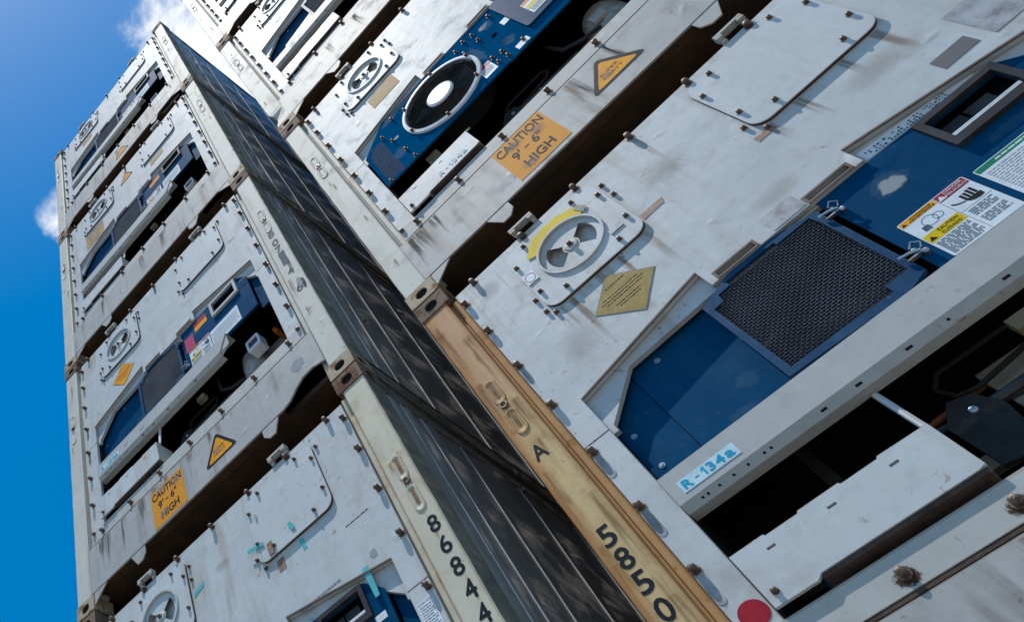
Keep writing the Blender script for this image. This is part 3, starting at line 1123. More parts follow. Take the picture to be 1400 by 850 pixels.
def container(spec):
    c = bpy.data.objects.new('shipping_container', None)
    COL.objects.link(c)
    c.empty_display_size = 0.5
    c.location = spec['loc']
    c['label'] = spec['label']
    c['category'] = 'shipping container'
    c['group'] = 'refrigerated containers stacked in two columns'
    c['seed'] = spec['seed']
    big = spec.get('detail', True)
    fan = spec.get('fan', False)
    dw = spec.get('dw', 0.0)
    # castings
    cf = mk('casting_f', b_casting(True), 'corner_casting', 'casting_rusty', 0.006, 2)
    cmir = mirrored(cf, 'casting_fm')
    for side in (0, 1):
        for top in (0, 1):
            m = cf if side == 0 else cmir
            o = part('corner_casting', m, c, spec.get('cast', {}).get((side, top)), (0, 0, B1 - 0.118 if top else B0))
            hb = mk('casting_core', lambda bm: bx(bm, 0.012, 0.164, 0.012, 0.060, 0.022, 0.096), 'casting_core', 'void_black')  # black block painting in the shade of the hollow casting
            o2 = part('casting_core', hb if side == 0 else mirrored(hb, 'casting_hole_shade_m'), o)
    cr = mk('casting_r', b_casting(False), 'corner_casting', 'casting_rusty')
    if 'casting_rr' not in MESH:
        q = cr.copy()
        for v in q.vertices: v.co.y = -v.co.y
        q.flip_normals(); MESH['casting_rr'] = q
        mirrored(q, 'casting_rrm')
    for side in (0, 1):
        for top in (0, 1):
            part('corner_casting', MESH['casting_rr'] if side == 0 else MESH['casting_rrm'], c, None, (0, L, B1 - 0.118 if top else B0))
    # posts
    pl = mk('post%d' % spec.get('dent', 0), b_post(spec.get('dent', 0)), 'corner_post', ['post_white', 'rail_grey'])
    p0 = mk('post0', b_post(0), 'corner_post', ['post_white', 'rail_grey'])
    posts = [part('corner_post', pl, c, spec.get('post', ('post_white',) * 2)[0]),
             part('corner_post', mirrored(p0, 'post_m'), c, spec.get('post', ('post_white',) * 2)[1])]
    rp = mk('rearpost', b_rearpost, 'corner_post', 'post_white')
    part('corner_post', rp, c); part('corner_post', mirrored(rp, 'rearpost_m'), c)
    so = mk('socket', b_socket, 'drain_socket', 'bolt_steel')
    for k, po in enumerate(posts):
        pm = spec.get('post', ('post_white',) * 2)[k]
        for cw in (2.090, 1.885):
            sl = mk('slot_%.2f' % cw, b_slot(cw), 'stamped_slot', 'post_white')
            st = part('stamped_slot', sl if k == 0 else mirrored(sl, 'slot_m%.2f' % cw), po, pm)
            if pm != 'post_white':
                rsm = mk('slotrust%.2f' % cw, lambda bm: sheet(bm, capsule(0.073, cw + 0.01, 0.0095, 0.098), (), 0.0040, 0.0050), 'slot_rust', 'rust_stain')
                part('slot_rust', rsm if k == 0 else mirrored(rsm, 'slotrust_m%.2f' % cw), po)
        part('drain_socket', so if k == 0 else mirrored(so, 'socket_m'), po)
    for k, s, u0, u1, w0, w1, mat in spec.get('post_text', ()):
        letter(posts[k], s, u0, u1, w0, w1, 0.0052, mat, 0.018)
    # front skin
    fp = part('front_panel', mk('front', b_front, 'front_panel', 'panel_white'), c, None, (0, 0, dw))
    fl = mk('flange', b_flange, 'notch_lip', 'rim_brown')
    part('notch_lip', fl, fp); part('notch_lip', mirrored(fl, 'flange_m'), fp)
    part('backing_sheet', mk('backing', b_backing, 'backing_sheet', ['panel_white']), c, None, (0, 0, dw))
    ss = mk('strip', b_strip, 'side_strip', 'panel_white')
    part('side_strip', ss, c, None, (0, 0, dw)); part('side_strip', mirrored(ss, 'strip_m'), c, None, (0, 0, dw))
    for a, b in (SLOTL, SLOTR):
        part('drain_slot', mk('slot%.2f' % a, b_slotrim(a, b), 'drain_slot', 'rim_brown'), fp)
    # access plates
    vp = part('vent_cover', mk('vplate', b_plate(0.472, 0.968, True), 'vent_cover', 'plate_white', 0.0022, 2), c, None, (0, 0, dw))
    part('gasket', mk('vgask', b_gasket(0.472, 0.968, True), 'gasket', 'gasket'), vp)
    part('vent_ring', mk('vring', b_vent_ring, 'vent_ring', 'plate_white', 0.003, 2), vp)
    part('vent_disc', mk('vdisc', b_vent_disc, 'vent_disc', 'plate_white'), vp)
    part('vent_duct', mk('vduct', lambda bm: bx(bm, 0.58, 0.86, 0.056, 0.066, 2.35, 2.63), 'vent_duct', 'panel_white'), vp)
    part('vent_hub', mk('vhub', b_vent_hub, 'vent_hub', 'plate_white'), vp)
    part('hub_bolt', mk('hubbolt', b_bolt(0.0115, 0.020), 'hub_bolt', 'bolt_steel'), vp, None, (0.721, 0.0125, 2.490))
    ap = part('access_plate', mk('aplate', b_plate(1.472, 1.988, False), 'access_plate', 'plate_white', 0.0022, 2), c, None, (0, 0, dw))
    part('gasket', mk('agask', b_gasket(1.472, 1.988, False), 'gasket', 'gasket'), ap)
    sb = mk('smallbolt', b_bolt(0.0095, 0.017), 'plate_bolt', 'bolt_steel')
    for u, w in ((1.969, 2.613), (1.965, 2.387), (1.874, 2.305), (1.588, 2.305), (1.495, 2.391), (1.494, 2.618), (1.587, 2.702), (1.874, 2.702)):
        part('plate_bolt', sb, ap, None, (u, 0.0135, w))
        part('plate_bolt', sb, vp, None, ((u - 1.730) * 0.957 + 0.720, 0.0135, w - 0.004))
    if big:
        for u, w in ((0.452, 2.38), (0.452, 2.28), (0.478, 2.238), (0.99, 2.66), (0.99, 2.56), (1.452, 2.32), (1.49, 2.236), (2.01, 2.68)):
            part('bolt', sb, c, None, (u, PV, w + dw))
    for cc in (0.652, 1.786):
        part('lifting_lug', mk('lug%.2f' % cc, b_lug(cc), 'lifting_lug', 'ledge_white', 0.004, 2), c, None, (0, 0, dw))
    part('header', mk('header', b_header, 'header', 'undercoat'), c)
    # bolts
    bb = mk('bolt', b_bolt(0.0150, 0.034), 'bolt', 'bolt_steel')
    bsh = mk('stain_or_shadow', b_bolt_shadow, 'bolt_shadow', 'stain_shadow_grey')  # mesh of the painted bolt shadow
    for w in SIDE_BOLTS:
        for u in (0.217, W - 0.217):
            part('bolt', bb, c, None, (u, PV, w + dw))
    for u in TOP_BOLTS[0:]:
        part('bolt', bb, c, None, (u, PV, 2.776 + dw))
    for u in LOW_BOLTS:
        part('bolt', bb, c, None, (u, 0.016, 0.590))
    # lower front
    part('ledge', mk('ledge', b_ledge, 'ledge', 'ledge_white', 0.003), c)
    part('ledge_lip', mk('ledgelip', lambda bm: bx(bm, 0.199, W - 0.199, 0.0175, 0.10, 0.532, 0.5455), 'ledge_lip', 'gasket'), c)
    sill = part('sill_beam', mk('sill%d' % spec.get('arch', 0), b_sill(spec.get('arch', 0)), 'sill_beam', 'sill_white', 0.0045, 2), c)
    part('lower_flange', mk('sillfl', b_sill_flange, 'lower_flange', 'undercoat'), sill)
    for gi, gp in enumerate(GUSS):
        gm = mk('gusset%d' % gi, lambda bm: sheet(bm, gp, (), 0.006, 0.014), 'gusset', 'sill_white')
        part('gusset', gm, sill)
        if gi or not spec.get('arch'):
            part('gusset', mirrored(gm, 'gusset_m%d' % gi), sill)
    part('underframe', mk('floor', b_floor, 'underframe', 'undercoat'), c)
    u1 = 0.832 if fan else 0.948
    kids0 = set(o.name for o in c.children)
    lp = part('lower_cover', mk('lowp%.2f' % u1, b_lowpanel(u1), 'lower_cover', 'plate_white'), c)
    part('side_flap', mk('lowps%.2f' % u1, b_lowpanel_side(u1), 'side_flap', 'ledge_white'), lp)
    part('cover_underside', mk('lowpu%.2f' % u1, lambda bm: bx(bm, 0.47, u1 - 0.004, 0.0005, 0.10, 0.684, 0.6985), 'cover_underside', 'gasket'), lp)
    for u, w in ((0.352, 0.727),):
        part('plate_bolt', sb, lp, None, (u, -0.004, w))
    # machinery space
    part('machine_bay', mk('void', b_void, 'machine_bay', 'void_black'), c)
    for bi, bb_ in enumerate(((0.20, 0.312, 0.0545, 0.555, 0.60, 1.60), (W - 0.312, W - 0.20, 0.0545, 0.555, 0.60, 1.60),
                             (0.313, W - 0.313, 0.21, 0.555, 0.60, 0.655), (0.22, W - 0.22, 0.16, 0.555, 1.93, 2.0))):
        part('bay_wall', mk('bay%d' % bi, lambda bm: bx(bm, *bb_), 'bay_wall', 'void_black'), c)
    for pi_, (pp, pr_) in enumerate(PIPES):
        part('refrigerant_pipe', mk('pipe%d' % pi_, lambda bm: tube(bm, pp, pr_, 8), 'refrigerant_pipe', PIPE_MATS[pi_]), c)
    part('compressor', mk('compr', b_compressor, 'compressor', 'machine_grey'), c)
    part('mount_bracket', mk('brack', b_bracket, 'mount_bracket', 'cable_black'), c)
    part('mount_bolt', mk('brackb', lambda bm: lathe_v(bm, 1.066, 0.973, [(0.012, 0.194), (0.011, 0.187), (0.005, 0.185)], 14), 'mount_bolt', 'rivet_steel'), c)
    part('frame_post', mk('fpost', lambda bm: bx(bm, 0.66, 0.70, 0.26, 0.30, 0.656, 1.25), 'frame_post', 'cable_black', 0.004), c)
    part('frame_rail', mk('frail', lambda bm: bx(bm, 0.34, 2.10, 0.48, 0.52, 0.98, 1.03), 'frame_rail', 'machine_grey', 0.004), c)
    part('receiver_tank', mk('tank', lambda bm: tube(bm, [(0.98, 0.40, 0.76), (1.00, 0.40, 0.76), (1.46, 0.40, 0.76), (1.48, 0.40, 0.76)], [0.05, 0.078, 0.078, 0.05], 16), 'receiver_tank', 'machine_dark'), c)
    part('terminal_box', mk('tbox', lambda bm: bx(bm, 1.50, 1.60, 0.15, 0.22, 0.70, 0.79), 'terminal_box', 'machine_grey', 0.008, 2), c)
    for bi, bb_ in enumerate(((1.16, 1.50, 0.30, 0.32, 0.93, 1.13), (1.30, 1.42, 0.23, 0.25, 0.72, 0.90), (1.44, 1.60, 0.27, 0.29, 0.76, 1.02))):
        part('coil_plate', mk('plates%d' % bi, lambda bm: bx(bm, *bb_), 'coil_plate', 'machine_grey'), c)
    if not fan:
        part('junction_box', jb := mk('jbox', b_junction, 'junction_box', 'box_white', 0.004, 2), c)
        part('gauge_window', mk('jglass', b_junction_glass, 'gauge_window', 'window_glass'), c)
        part('wedge_plate', mk('wedge', b_tailwedge, 'wedge_plate', 'machine_grey'), c)
        part('valve_cap', mk('valve', lambda bm: lathe_v(bm, 1.985, 1.165, [(0.022, 0.30), (0.022, 0.22), (0.012, 0.20)], 10), 'valve_cap', 'orange_plastic'), c)
        part('pipe_clamp', mk('clamp', lambda bm: bx(bm, 1.29, 1.36, 0.10, 0.14, 1.03, 1.075), 'pipe_clamp', 'machine_brown', 0.006), c)
        # blue unit face
        bl = part('blue_panel', mk('blueA', b_blue_low_a, 'blue_panel', 'blue_panel'), c)
        bl2 = part('blue_panel', mk('blueB', b_blue_low_b, 'blue_panel', 'blue_panel'), c)
        rv = mk('rivet', lambda bm: (lathe_v(bm, 0, 0, [(0.012, 0.0005), (0.012, -0.002), (0.006, -0.0022), (0.006, -0.005)], 12)), 'rivet', 'rivet_steel')
        for u, w in ((0.352, 1.545), (0.354, 1.375), (0.40, 1.735)):
            part('rivet', rv, bl, None, (u, 0.100, w))
        part('rivet', rv, bl2, None, (0.60, 0.0945, 1.75))
        md = part('mesh_door', mk('door', b_door, 'mesh_door', 'door_blue', 0.003), c)
        part('wire_mesh', mk('mesh', b_mesh, 'wire_mesh', 'mesh_wire'), md)
        part('coil_face', mk('coil', b_coil, 'coil_face', 'void_black'), c)
        cp = part('control_panel', mk('ctrl', b_control, 'control_panel', 'blue_panel'), c)
        wf = part('window_frame', mk('winf', b_winframe, 'window_frame', 'window_frame', 0.003), cp, spec.get('winmat'))
        part('window_pane', mk('wing', b_winglass, 'window_pane', 'window_glass'), cp)
        part('window_bar', mk('winb', b_winbar, 'window_bar', 'box_white'), cp)
        for a, b in ((1.705, 1.775), (1.785, 1.865)):
            part('display_cell', mk('winc%.2f' % a, lambda bm: bx(bm, a, b, 0.078, 0.0845, 1.700, 1.738), 'display_cell', 'machine_dark'), cp)
        part('blue_wing', mk('bluew', b_bluewing, 'blue_wing', 'blue_panel'), c)
        for cw in (1.712, 1.378):
            part('latch', mk('latch%.2f' % cw, b_latch(cw), 'latch', 'bright_steel'), cp)
        ub = spec.get('beam', 1.735)
        be = part('cross_beam', mk('beam%.2f' % ub, b_beam(ub), 'cross_beam', 'beam_grey', 0.003, 2), c)
        part('bolt_holes', mk('beamh%.2f' % ub, b_beam_holes(ub), 'bolt_holes', 'void_black'), be)
        part('strut', mk('strut', lambda bm: tube(bm, [(0.940, 0.040, 0.905), (0.936, 0.075, 1.105)], 0.010, 6), 'strut', 'plate_white'), c)
    else:
        fpl = part('fan_panel', mk('fanp', b_fanplate, 'fan_panel', 'blue_frame', 0.002), c)
        part('fan_ring', mk('fanr', b_fanring, 'fan_ring', 'fan_ring'), fpl)
        part('fan_grille', mk('fang', b_fangrille, 'fan_grille', 'dark_wire'), fpl)
        part('fan_hub', mk('fanh', b_fanhub, 'fan_hub', 'fan_hub'), fpl)
        for k in range(5): part('fan_blade', mk('fanb%d' % k, b_fanblade(k), 'fan_blade', 'machine_dark'), fpl)
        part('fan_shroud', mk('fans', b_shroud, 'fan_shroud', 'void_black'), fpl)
        part('punched_holes', dots_mesh('perf1', [(0.585, 1.745), (0.940, 1.742), (0.940, 1.788), (0.580, 1.790)], 0.013, 0.0043, 0.0335), fpl)
        part('punched_holes', dots_mesh('perf2', [(0.345, 1.175), (0.470, 1.150), (0.478, 1.610), (0.435, 1.625), (0.360, 1.555)], 0.013, 0.0043, 0.0335), fpl)
        rv = mk('blbolt', b_bolt(0.010, 0.022), 'plate_bolt', 'bolt_steel')
        for a in range(6):
            t = 0.3 + a * PI / 3
            part('plate_bolt', rv, fpl, None, (FC[0] + 0.272 * math.cos(t), 0.016, FC[1] + 0.272 * math.sin(t)))
        for u, w in ((0.50, 1.63), (0.53, 1.50), (0.55, 1.30), (0.36, 1.155), (0.56, 1.16), (0.62, 1.72), (1.16, 1.70), (1.18, 1.60), (1.23, 1.72), (1.235, 1.30), (1.235, 1.22)):
            part('plate_bolt', rv, fpl, None, (u, 0.034, w))
        fr = part('fan_side_panel', mk('fanpr', b_fanplate_right, 'fan_side_panel', 'blue_frame', 0.002), c)
        dr = part('control_door', mk('fandoor', lambda bm: sheet(bm, rrect(1.47, 2.09, 1.245, 1.78, 0.02, 3), (), 0.020, 0.0375), 'control_door', 'blue_panel', 0.002), c)
        for u, w in ((1.29, 1.70), (1.285, 1.60), (1.29, 1.28), (1.29, 1.20), (1.40, 1.20), (1.43, 1.72)):
            part('plate_bolt', rv, fr, None, (u, 0.038, w))
        part('side_bracket', mk('fanbar', lambda bm: bx(bm, 0.575, 0.660, 0.090, 0.105, 0.95, 1.15), 'side_bracket', 'machine_brown'), c)
        part('gauge_plate', mk('fangl', lambda bm: bx(bm, 1.66, 1.74, 0.16, 0.18, 0.99, 1.06), 'gauge_plate', 'machine_grey', 0.005), c)
    if dw:
        for o in c.children:
            if o.name not in kids0 and o.name.split('.')[0] in ('blue_panel', 'mesh_door', 'coil_face', 'control_panel', 'blue_wing', 'cross_beam'): o.location.z += dw
    # shell
    part('roof', mk('roof', b_roof, 'roof', 'ledge_white'), c)
    part('rear_door', mk('rear', b_rear, 'rear_door', 'panel_white'), c)
    lo = mk('raillo', b_rail(True), 'bottom_rail', 'rail_grey'); hi = mk('railhi', b_rail(False), 'top_rail', 'rail_grey')
    part('bottom_rail', lo, c); part('bottom_rail', mirrored(lo, 'raillo_m'), c)
    part('top_rail', hi, c); part('top_rail', mirrored(hi, 'railhi_m'), c)
    part('side_wall', mk('swl', b_sidewall_plain(0.022, 0.05), 'side_wall', 'side_grey'), c)
    if spec.get('side'):
        for a, b in zip(PY[:-1], PY[1:]):
            part('side_panel', mk('sp%.2f' % a, b_sidepanel(a, b), 'side_panel', 'side_grey'), c, None)
        for y in PY[1:-1]:
            part('seam_strip', mk('ss%.2f' % y, b_seam(y), 'seam_strip', 'seam_grey'), c)
        part('side_lining', mk('sln', lambda bm: bx(bm, W - 0.07, W - 0.04, 0.152, L - 0.152, 0.155, 2.775), 'side_lining', 'void_black'), c)
    else:
        part('side_wall', mk('swr', b_sidewall_plain(W - 0.05, W - 0.022), 'side_wall', 'side_grey'), c)
    return dict(root=c, posts=posts, sill=sill, vent=vp, access=ap, low=lp, dw=dw,
                beam=None if fan else be, control=None if fan else cp)


# ------------------------------------------------------------------ signs and stickers
def caution(c, u0, u1, w0, w1, v, mat='sticker_orange', ink='ink_black'):
    s = decal(c['root'], 'caution_sign', rect(u0, u1, w0, w1), v, mat)
    U = lambda t: u0 + (u1 - u0) * t
    V = lambda t: w0 + (w1 - w0) * t
    letter(s, 'CAUTION', U(0.04), U(0.96), V(0.73), V(0.94), v - 0.0016, ink, 0.022)
    letter(s, "9'", U(0.19), U(0.35), V(0.43), V(0.64), v - 0.0016, ink, 0.022)
    decal(s, 'lettering', rect(U(0.42), U(0.51), V(0.52), V(0.55)), v - 0.0014, ink, t=0.0004)
    letter(s, '6"', U(0.58), U(0.77), V(0.43), V(0.64), v - 0.0016, ink, 0.022)
    letter(s, 'HIGH', U(0.24), U(0.79), V(0.11), V(0.32), v - 0.0016, ink, 0.022)


def heavy(c, cu, w0, w1, half, v, ink='ink_black'):
    def tri(k):
        return [(cu - half * k, w0 + (1 - k) * 0.06), (cu + half * k, w0 + (1 - k) * 0.06), (cu, w0 + (1 - k) * 0.06 + (w1 - w0) * k)]

    def rnd(pts, r):
        out = []
        n = len(pts)
        for i in range(n):
            a, p, b = Vector(pts[i - 1]), Vector(pts[i]), Vector(pts[(i + 1) % n])
            for t in range(4):
                q = t / 3
                s1 = p + (a - p).normalized() * r; s2 = p + (b - p).normalized() * r
                out.append(tuple(s1.lerp(p, q).lerp(p.lerp(s2, q), q)))
        return out
    s = decal(c['root'], 'weight_sign', rnd(tri(1.0), 0.035), v, 'ink_black')
    y = decal(s, 'sign_face', rnd(tri(0.76), 0.022), v - 0.0014, 'sticker_amber', t=0.0006)
    h = w1 - w0
    letter(s, 'SUPER', cu - half * 0.36, cu + half * 0.30, w0 + h * 0.34, w0 + h * 0.43, v - 0.0024, ink)
    letter(s, 'HEAVY', cu - half * 0.36, cu + half * 0.34, w0 + h * 0.19, w0 + h * 0.28, v - 0.0024, ink)


def r134(c, u0, u1, w0, w1, v, ink='ink_cyan', bg=True, parent=None):
    s = decal(parent or c['root'], 'refrigerant_label', rect(u0, u1, w0, w1), v, 'sticker_ice') if bg else (parent or c['root'])
    p = 0.10
    X = lambda t: u0 + (u1 - u0) * t
    w2, w3 = w0 + (w1 - w0) * 0.16, w1 - (w1 - w0) * 0.14
    letter(s, 'R', X(0.05), X(0.20), w2, w3, v - 0.0017, ink, 0.03)
    decal(s, 'lettering', rect(X(0.265), X(0.335), w2 + (w3 - w2) * 0.38, w2 + (w3 - w2) * 0.53), v - 0.0013, ink, t=0.0004)
    one = [(0.40, 0.0), (0.72, 0.0), (0.72, 1.0), (0.46, 1.0), (0.05, 0.72), (0.05, 0.52), (0.40, 0.70)]
    decal(s, 'lettering', [(X(0.385 + a * 0.10), w2 + (w3 - w2) * b) for a, b in one], v - 0.0013, ink, t=0.0004)
    letter(s, '3', X(0.49), X(0.605), w2, w3, v - 0.0017, ink, 0.03)
    letter(s, '4', X(0.63), X(0.775), w2, w3, v - 0.0017, ink, 0.03)
    letter(s, 'a', X(0.80), X(0.94), w2, w2 + (w3 - w2) * 0.76, v - 0.0017, ink, 0.03)


def warning_label(c, v, full=True):
    s = decal(c['root'], 'warning_label', rrect(1.376, 1.590, 1.296, 1.512, 0.006, 3), v, 'sticker_white')
    e = v - 0.0013
    decal(s, 'orange_band', rect(1.379, 1.491, 1.487, 1.509), e, 'sticker_amber', t=0.0003)
    decal(s, 'red_band', rect(1.496, 1.587, 1.478, 1.509), e, 'sticker_red', t=0.0003)
    decal(s, 'yellow_band', rect(1.379, 1.491, 1.378, 1.416), e, 'sticker_yellow', t=0.0003)
    f = e - 0.0006
    decal(s, 'divider', rect(1.4928, 1.4942, 1.298, 1.510), e, 'ink_grey', t=0.0003)
    decal(s, 'divider', rect(1.496, 1.587, 1.402, 1.403), e, 'ink_grey', t=0.0003)
    letter(s, 'DANGER', 1.523, 1.580, 1.4965, 1.506, f, 'sticker_white', 0.01)
    letter(s, 'PELIGRO', 1.520, 1.584, 1.4825, 1.492, f, 'sticker_white', 0.01)
    letter(s, 'WARNING', 1.410, 1.480, 1.4995, 1.506, f, 'ink_black', 0.01)
    letter(s, 'ADVERTENCIA', 1.405, 1.487, 1.490, 1.4965, f, 'ink_black', 0.01)
    letter(s, 'CAUTION', 1.420, 1.482, 1.400, 1.411, f, 'ink_black', 0.01)
    letter(s, 'CUIDADO', 1.420, 1.480, 1.383, 1.393, f, 'ink_black', 0.01)
    for a, b, h, m in ((1.389, 1.491, 0.012, 'ink_black'), (1.393, 1.385, 0.018, 'ink_black'), (1.508, 1.482, 0.020, 'sticker_white')):
        decal(s, 'alert_triangle', [(a - h * 0.6, b), (a + h * 0.6, b), (a, b + h)], f, m, t=0.0003)
    # hand and lightning pictogram
    bm = bmesh.new()
    for i in range(4):
        u = 1.532 + i * 0.0105
        sheet(bm, [(u, 1.432), (u + 0.0075, 1.430), (u + 0.0075, 1.456 + 0.004 * (i > 1)), (u, 1.458 + 0.004 * (i > 1))], (), f - 0.0003, f)
    sheet(bm, [(1.530, 1.431), (1.575, 1.428), (1.574, 1.412), (1.560, 1.409), (1.545, 1.413), (1.536, 1.420)], (), f - 0.0003, f)
    sheet(bm, [(1.500, 1.447), (1.508, 1.436), (1.520, 1.430), (1.530, 1.427), (1.530, 1.430), (1.520, 1.434), (1.509, 1.441), (1.503, 1.450)], (), f - 0.0003, f)
    part('hand_pictogram', finish(bm, 'hand_pictogram', 'ink_black'), s)
    bm = bmesh.new()
    sheet(bm, circ(1.438, 1.454, 0.022, 16), [circ(1.438, 1.454, 0.0205, 16)], f - 0.0003, f)
    sheet(bm, circ(1.462, 1.452, 0.014, 14), [circ(1.462, 1.452, 0.0126, 14)], f - 0.0003, f)
    sheet(bm, [(1.402, 1.428), (1.424, 1.426), (1.423, 1.446), (1.405, 1.448)], (), f - 0.0003, f)
    part('fan_pictogram', finish(bm, 'fan_pictogram', 'ink_navy'), s)
    rows = [(1.384, 1.484 - 0.01 * (i % 3 == 2), 1.368 - i * 0.0078, 0.0030) for i in range(9)]
    rows += [(1.505, 1.576 - 0.012 * (i % 3 == 1), 1.390 - i * 0.0085, 0.0034) for i in range(9) if i != 4]
    part('small_print', lines_mesh('warnprint%.3f' % v, rows, f - 0.0003, 'ink_grey', 3), s)


def instruction_sheet(c, u0, u1, w0, w1, v, head='sticker_green'):
    s = decal(c['root'], 'instruction_label', rrect(u0, u1, w0, w1, 0.005, 3), v, 'sticker_white')
    if head:
        decal(s, 'head_band', rect(u0 + 0.003, u1 - 0.003, w1 - 0.024, w1 - 0.003), v - 0.0013, head, t=0.0003)
        part('small_print', lines_mesh('head%.3f' % u0, [(u0 + 0.06, u1 - 0.06, w1 - 0.017, 0.006)], v - 0.0018, 'sticker_white', 5), s)
    n = int((w1 - w0 - 0.05) / 0.010)
    rows = [(u0 + 0.012, u1 - 0.012 - 0.03 * ((i * 7) % 4 == 1), w1 - 0.040 - i * 0.010, 0.0032) for i in range(n)]
    part('small_print', lines_mesh('instr%.3f%.3f' % (u0, w0), rows, v - 0.0018, 'ink_faint', 9), s)


def diamond(c, pts, v, mat):
    s = decal(c['root'], 'diamond_sticker', pts, v, 'ink_grey')
    cu = sum(p[0] for p in pts) / 4; cw = sum(p[1] for p in pts) / 4
    q = [(cu + (p[0] - cu) * 0.965, cw + (p[1] - cw) * 0.965) for p in pts]
    decal(s, 'sticker_face', q, v - 0.0013, mat, t=0.0004)
    rows = [(cu - 0.045, cu + 0.045, cw + 0.075, 0.005)] + [(cu - hw, cu + hw * 0.95, cw + y, 0.0035) for hw, y in ((0.085, 0.030), (0.10, 0.014), (0.085, -0.002), (0.06, -0.030), (0.05, -0.046))]
    part('small_print', lines_mesh('dia%.3f%.3f' % (cu, cw), rows, v - 0.0022, 'ink_black', 4), s)


def wear_mat(name, col, kind, strength=0.9, scale=24.0):
    m, nt, b = new_mat(name)
    tc = node(nt, 'ShaderNodeTexCoord')
    v = coords(nt)
    sx = node(nt, 'ShaderNodeSeparateXYZ')
    nt.links.new(tc.outputs['Generated'], sx.inputs[0])
    dx = math_(nt, 'ABSOLUTE', math_(nt, 'MULTIPLY_ADD', sx.outputs[0], 2.0, -1.0))
    if kind == 'drip':
        n = noise(nt, v, 1.0, 6, 0.6, 0.1, (scale * 3, scale * 3, scale * 0.16))
        side = smooth(nt, dx, 1.0, 0.25)
        fade = math_(nt, 'MULTIPLY', smooth(nt, sx.outputs[2], 0.0, 0.75), smooth(nt, sx.outputs[2], 1.0, 0.97))
        a = math_(nt, 'MULTIPLY', math_(nt, 'MULTIPLY', side, fade), smooth(nt, n, 0.36, 0.62))
    else:
        n = noise(nt, v, scale, 9, 0.72, 0.6)
        dz = math_(nt, 'ABSOLUTE', math_(nt, 'MULTIPLY_ADD', sx.outputs[2], 2.0, -1.0))
        r = math_(nt, 'SQRT', math_(nt, 'ADD', math_(nt, 'POWER', dx, 2.0), math_(nt, 'POWER', dz, 2.0)))
        q = math_(nt, 'ADD', n, smooth(nt, r, 0.0, 1.0, 0.30, -0.50))
        a = smooth(nt, q, 0.42, 0.60) if kind == 'scuff' else smooth(nt, q, 0.30, 0.85)
    nt.links.new(math_(nt, 'MULTIPLY', a, strength), b.inputs['Alpha'])
    b.inputs['Base Color'].default_value = (*col, 1)
    b.inputs['Roughness'].default_value = 0.75
    b.inputs['Specular IOR Level'].default_value = 0.1
    return m


wear_mat('wear_scuff_grey', (0.30, 0.32, 0.34), 'scuff', 0.85, 22)
wear_mat('wear_scuff_white', (0.62, 0.63, 0.62), 'scuff', 0.9, 30)
wear_mat('wear_bloom_rust', (0.055, 0.026, 0.018), 'scuff', 0.95, 60)
wear_mat('wear_scuff_blue', (0.05, 0.15, 0.25), 'scuff', 0.28, 34)
wear_mat('wear_dust', (0.34, 0.30, 0.25), 'soft', 0.45, 40)
wear_mat('wear_soft_brown', (0.27, 0.20, 0.12), 'soft', 0.20, 5)
wear_mat('wear_soft_yellow', (0.36, 0.25, 0.10), 'soft', 0.5, 9)
wear_mat('wear_drip_dark', (0.085, 0.072, 0.058), 'drip', 0.75, 24)
wear_mat('wear_drip_rust', (0.21, 0.115, 0.050), 'drip', 0.5, 20)
wear_mat('wear_drip_green', (0.13, 0.135, 0.075), 'drip', 0.7, 20)


def wear(parent, u0, u1, w0, w1, v, mat, name='stain_or_shadow'):
    bm = bmesh.new()
    bm.faces.new([bm.verts.new((u, v, w)) for u, w in rect(u0, u1, w0, w1)])
    return part(name, finish(bm, name, mat), parent)


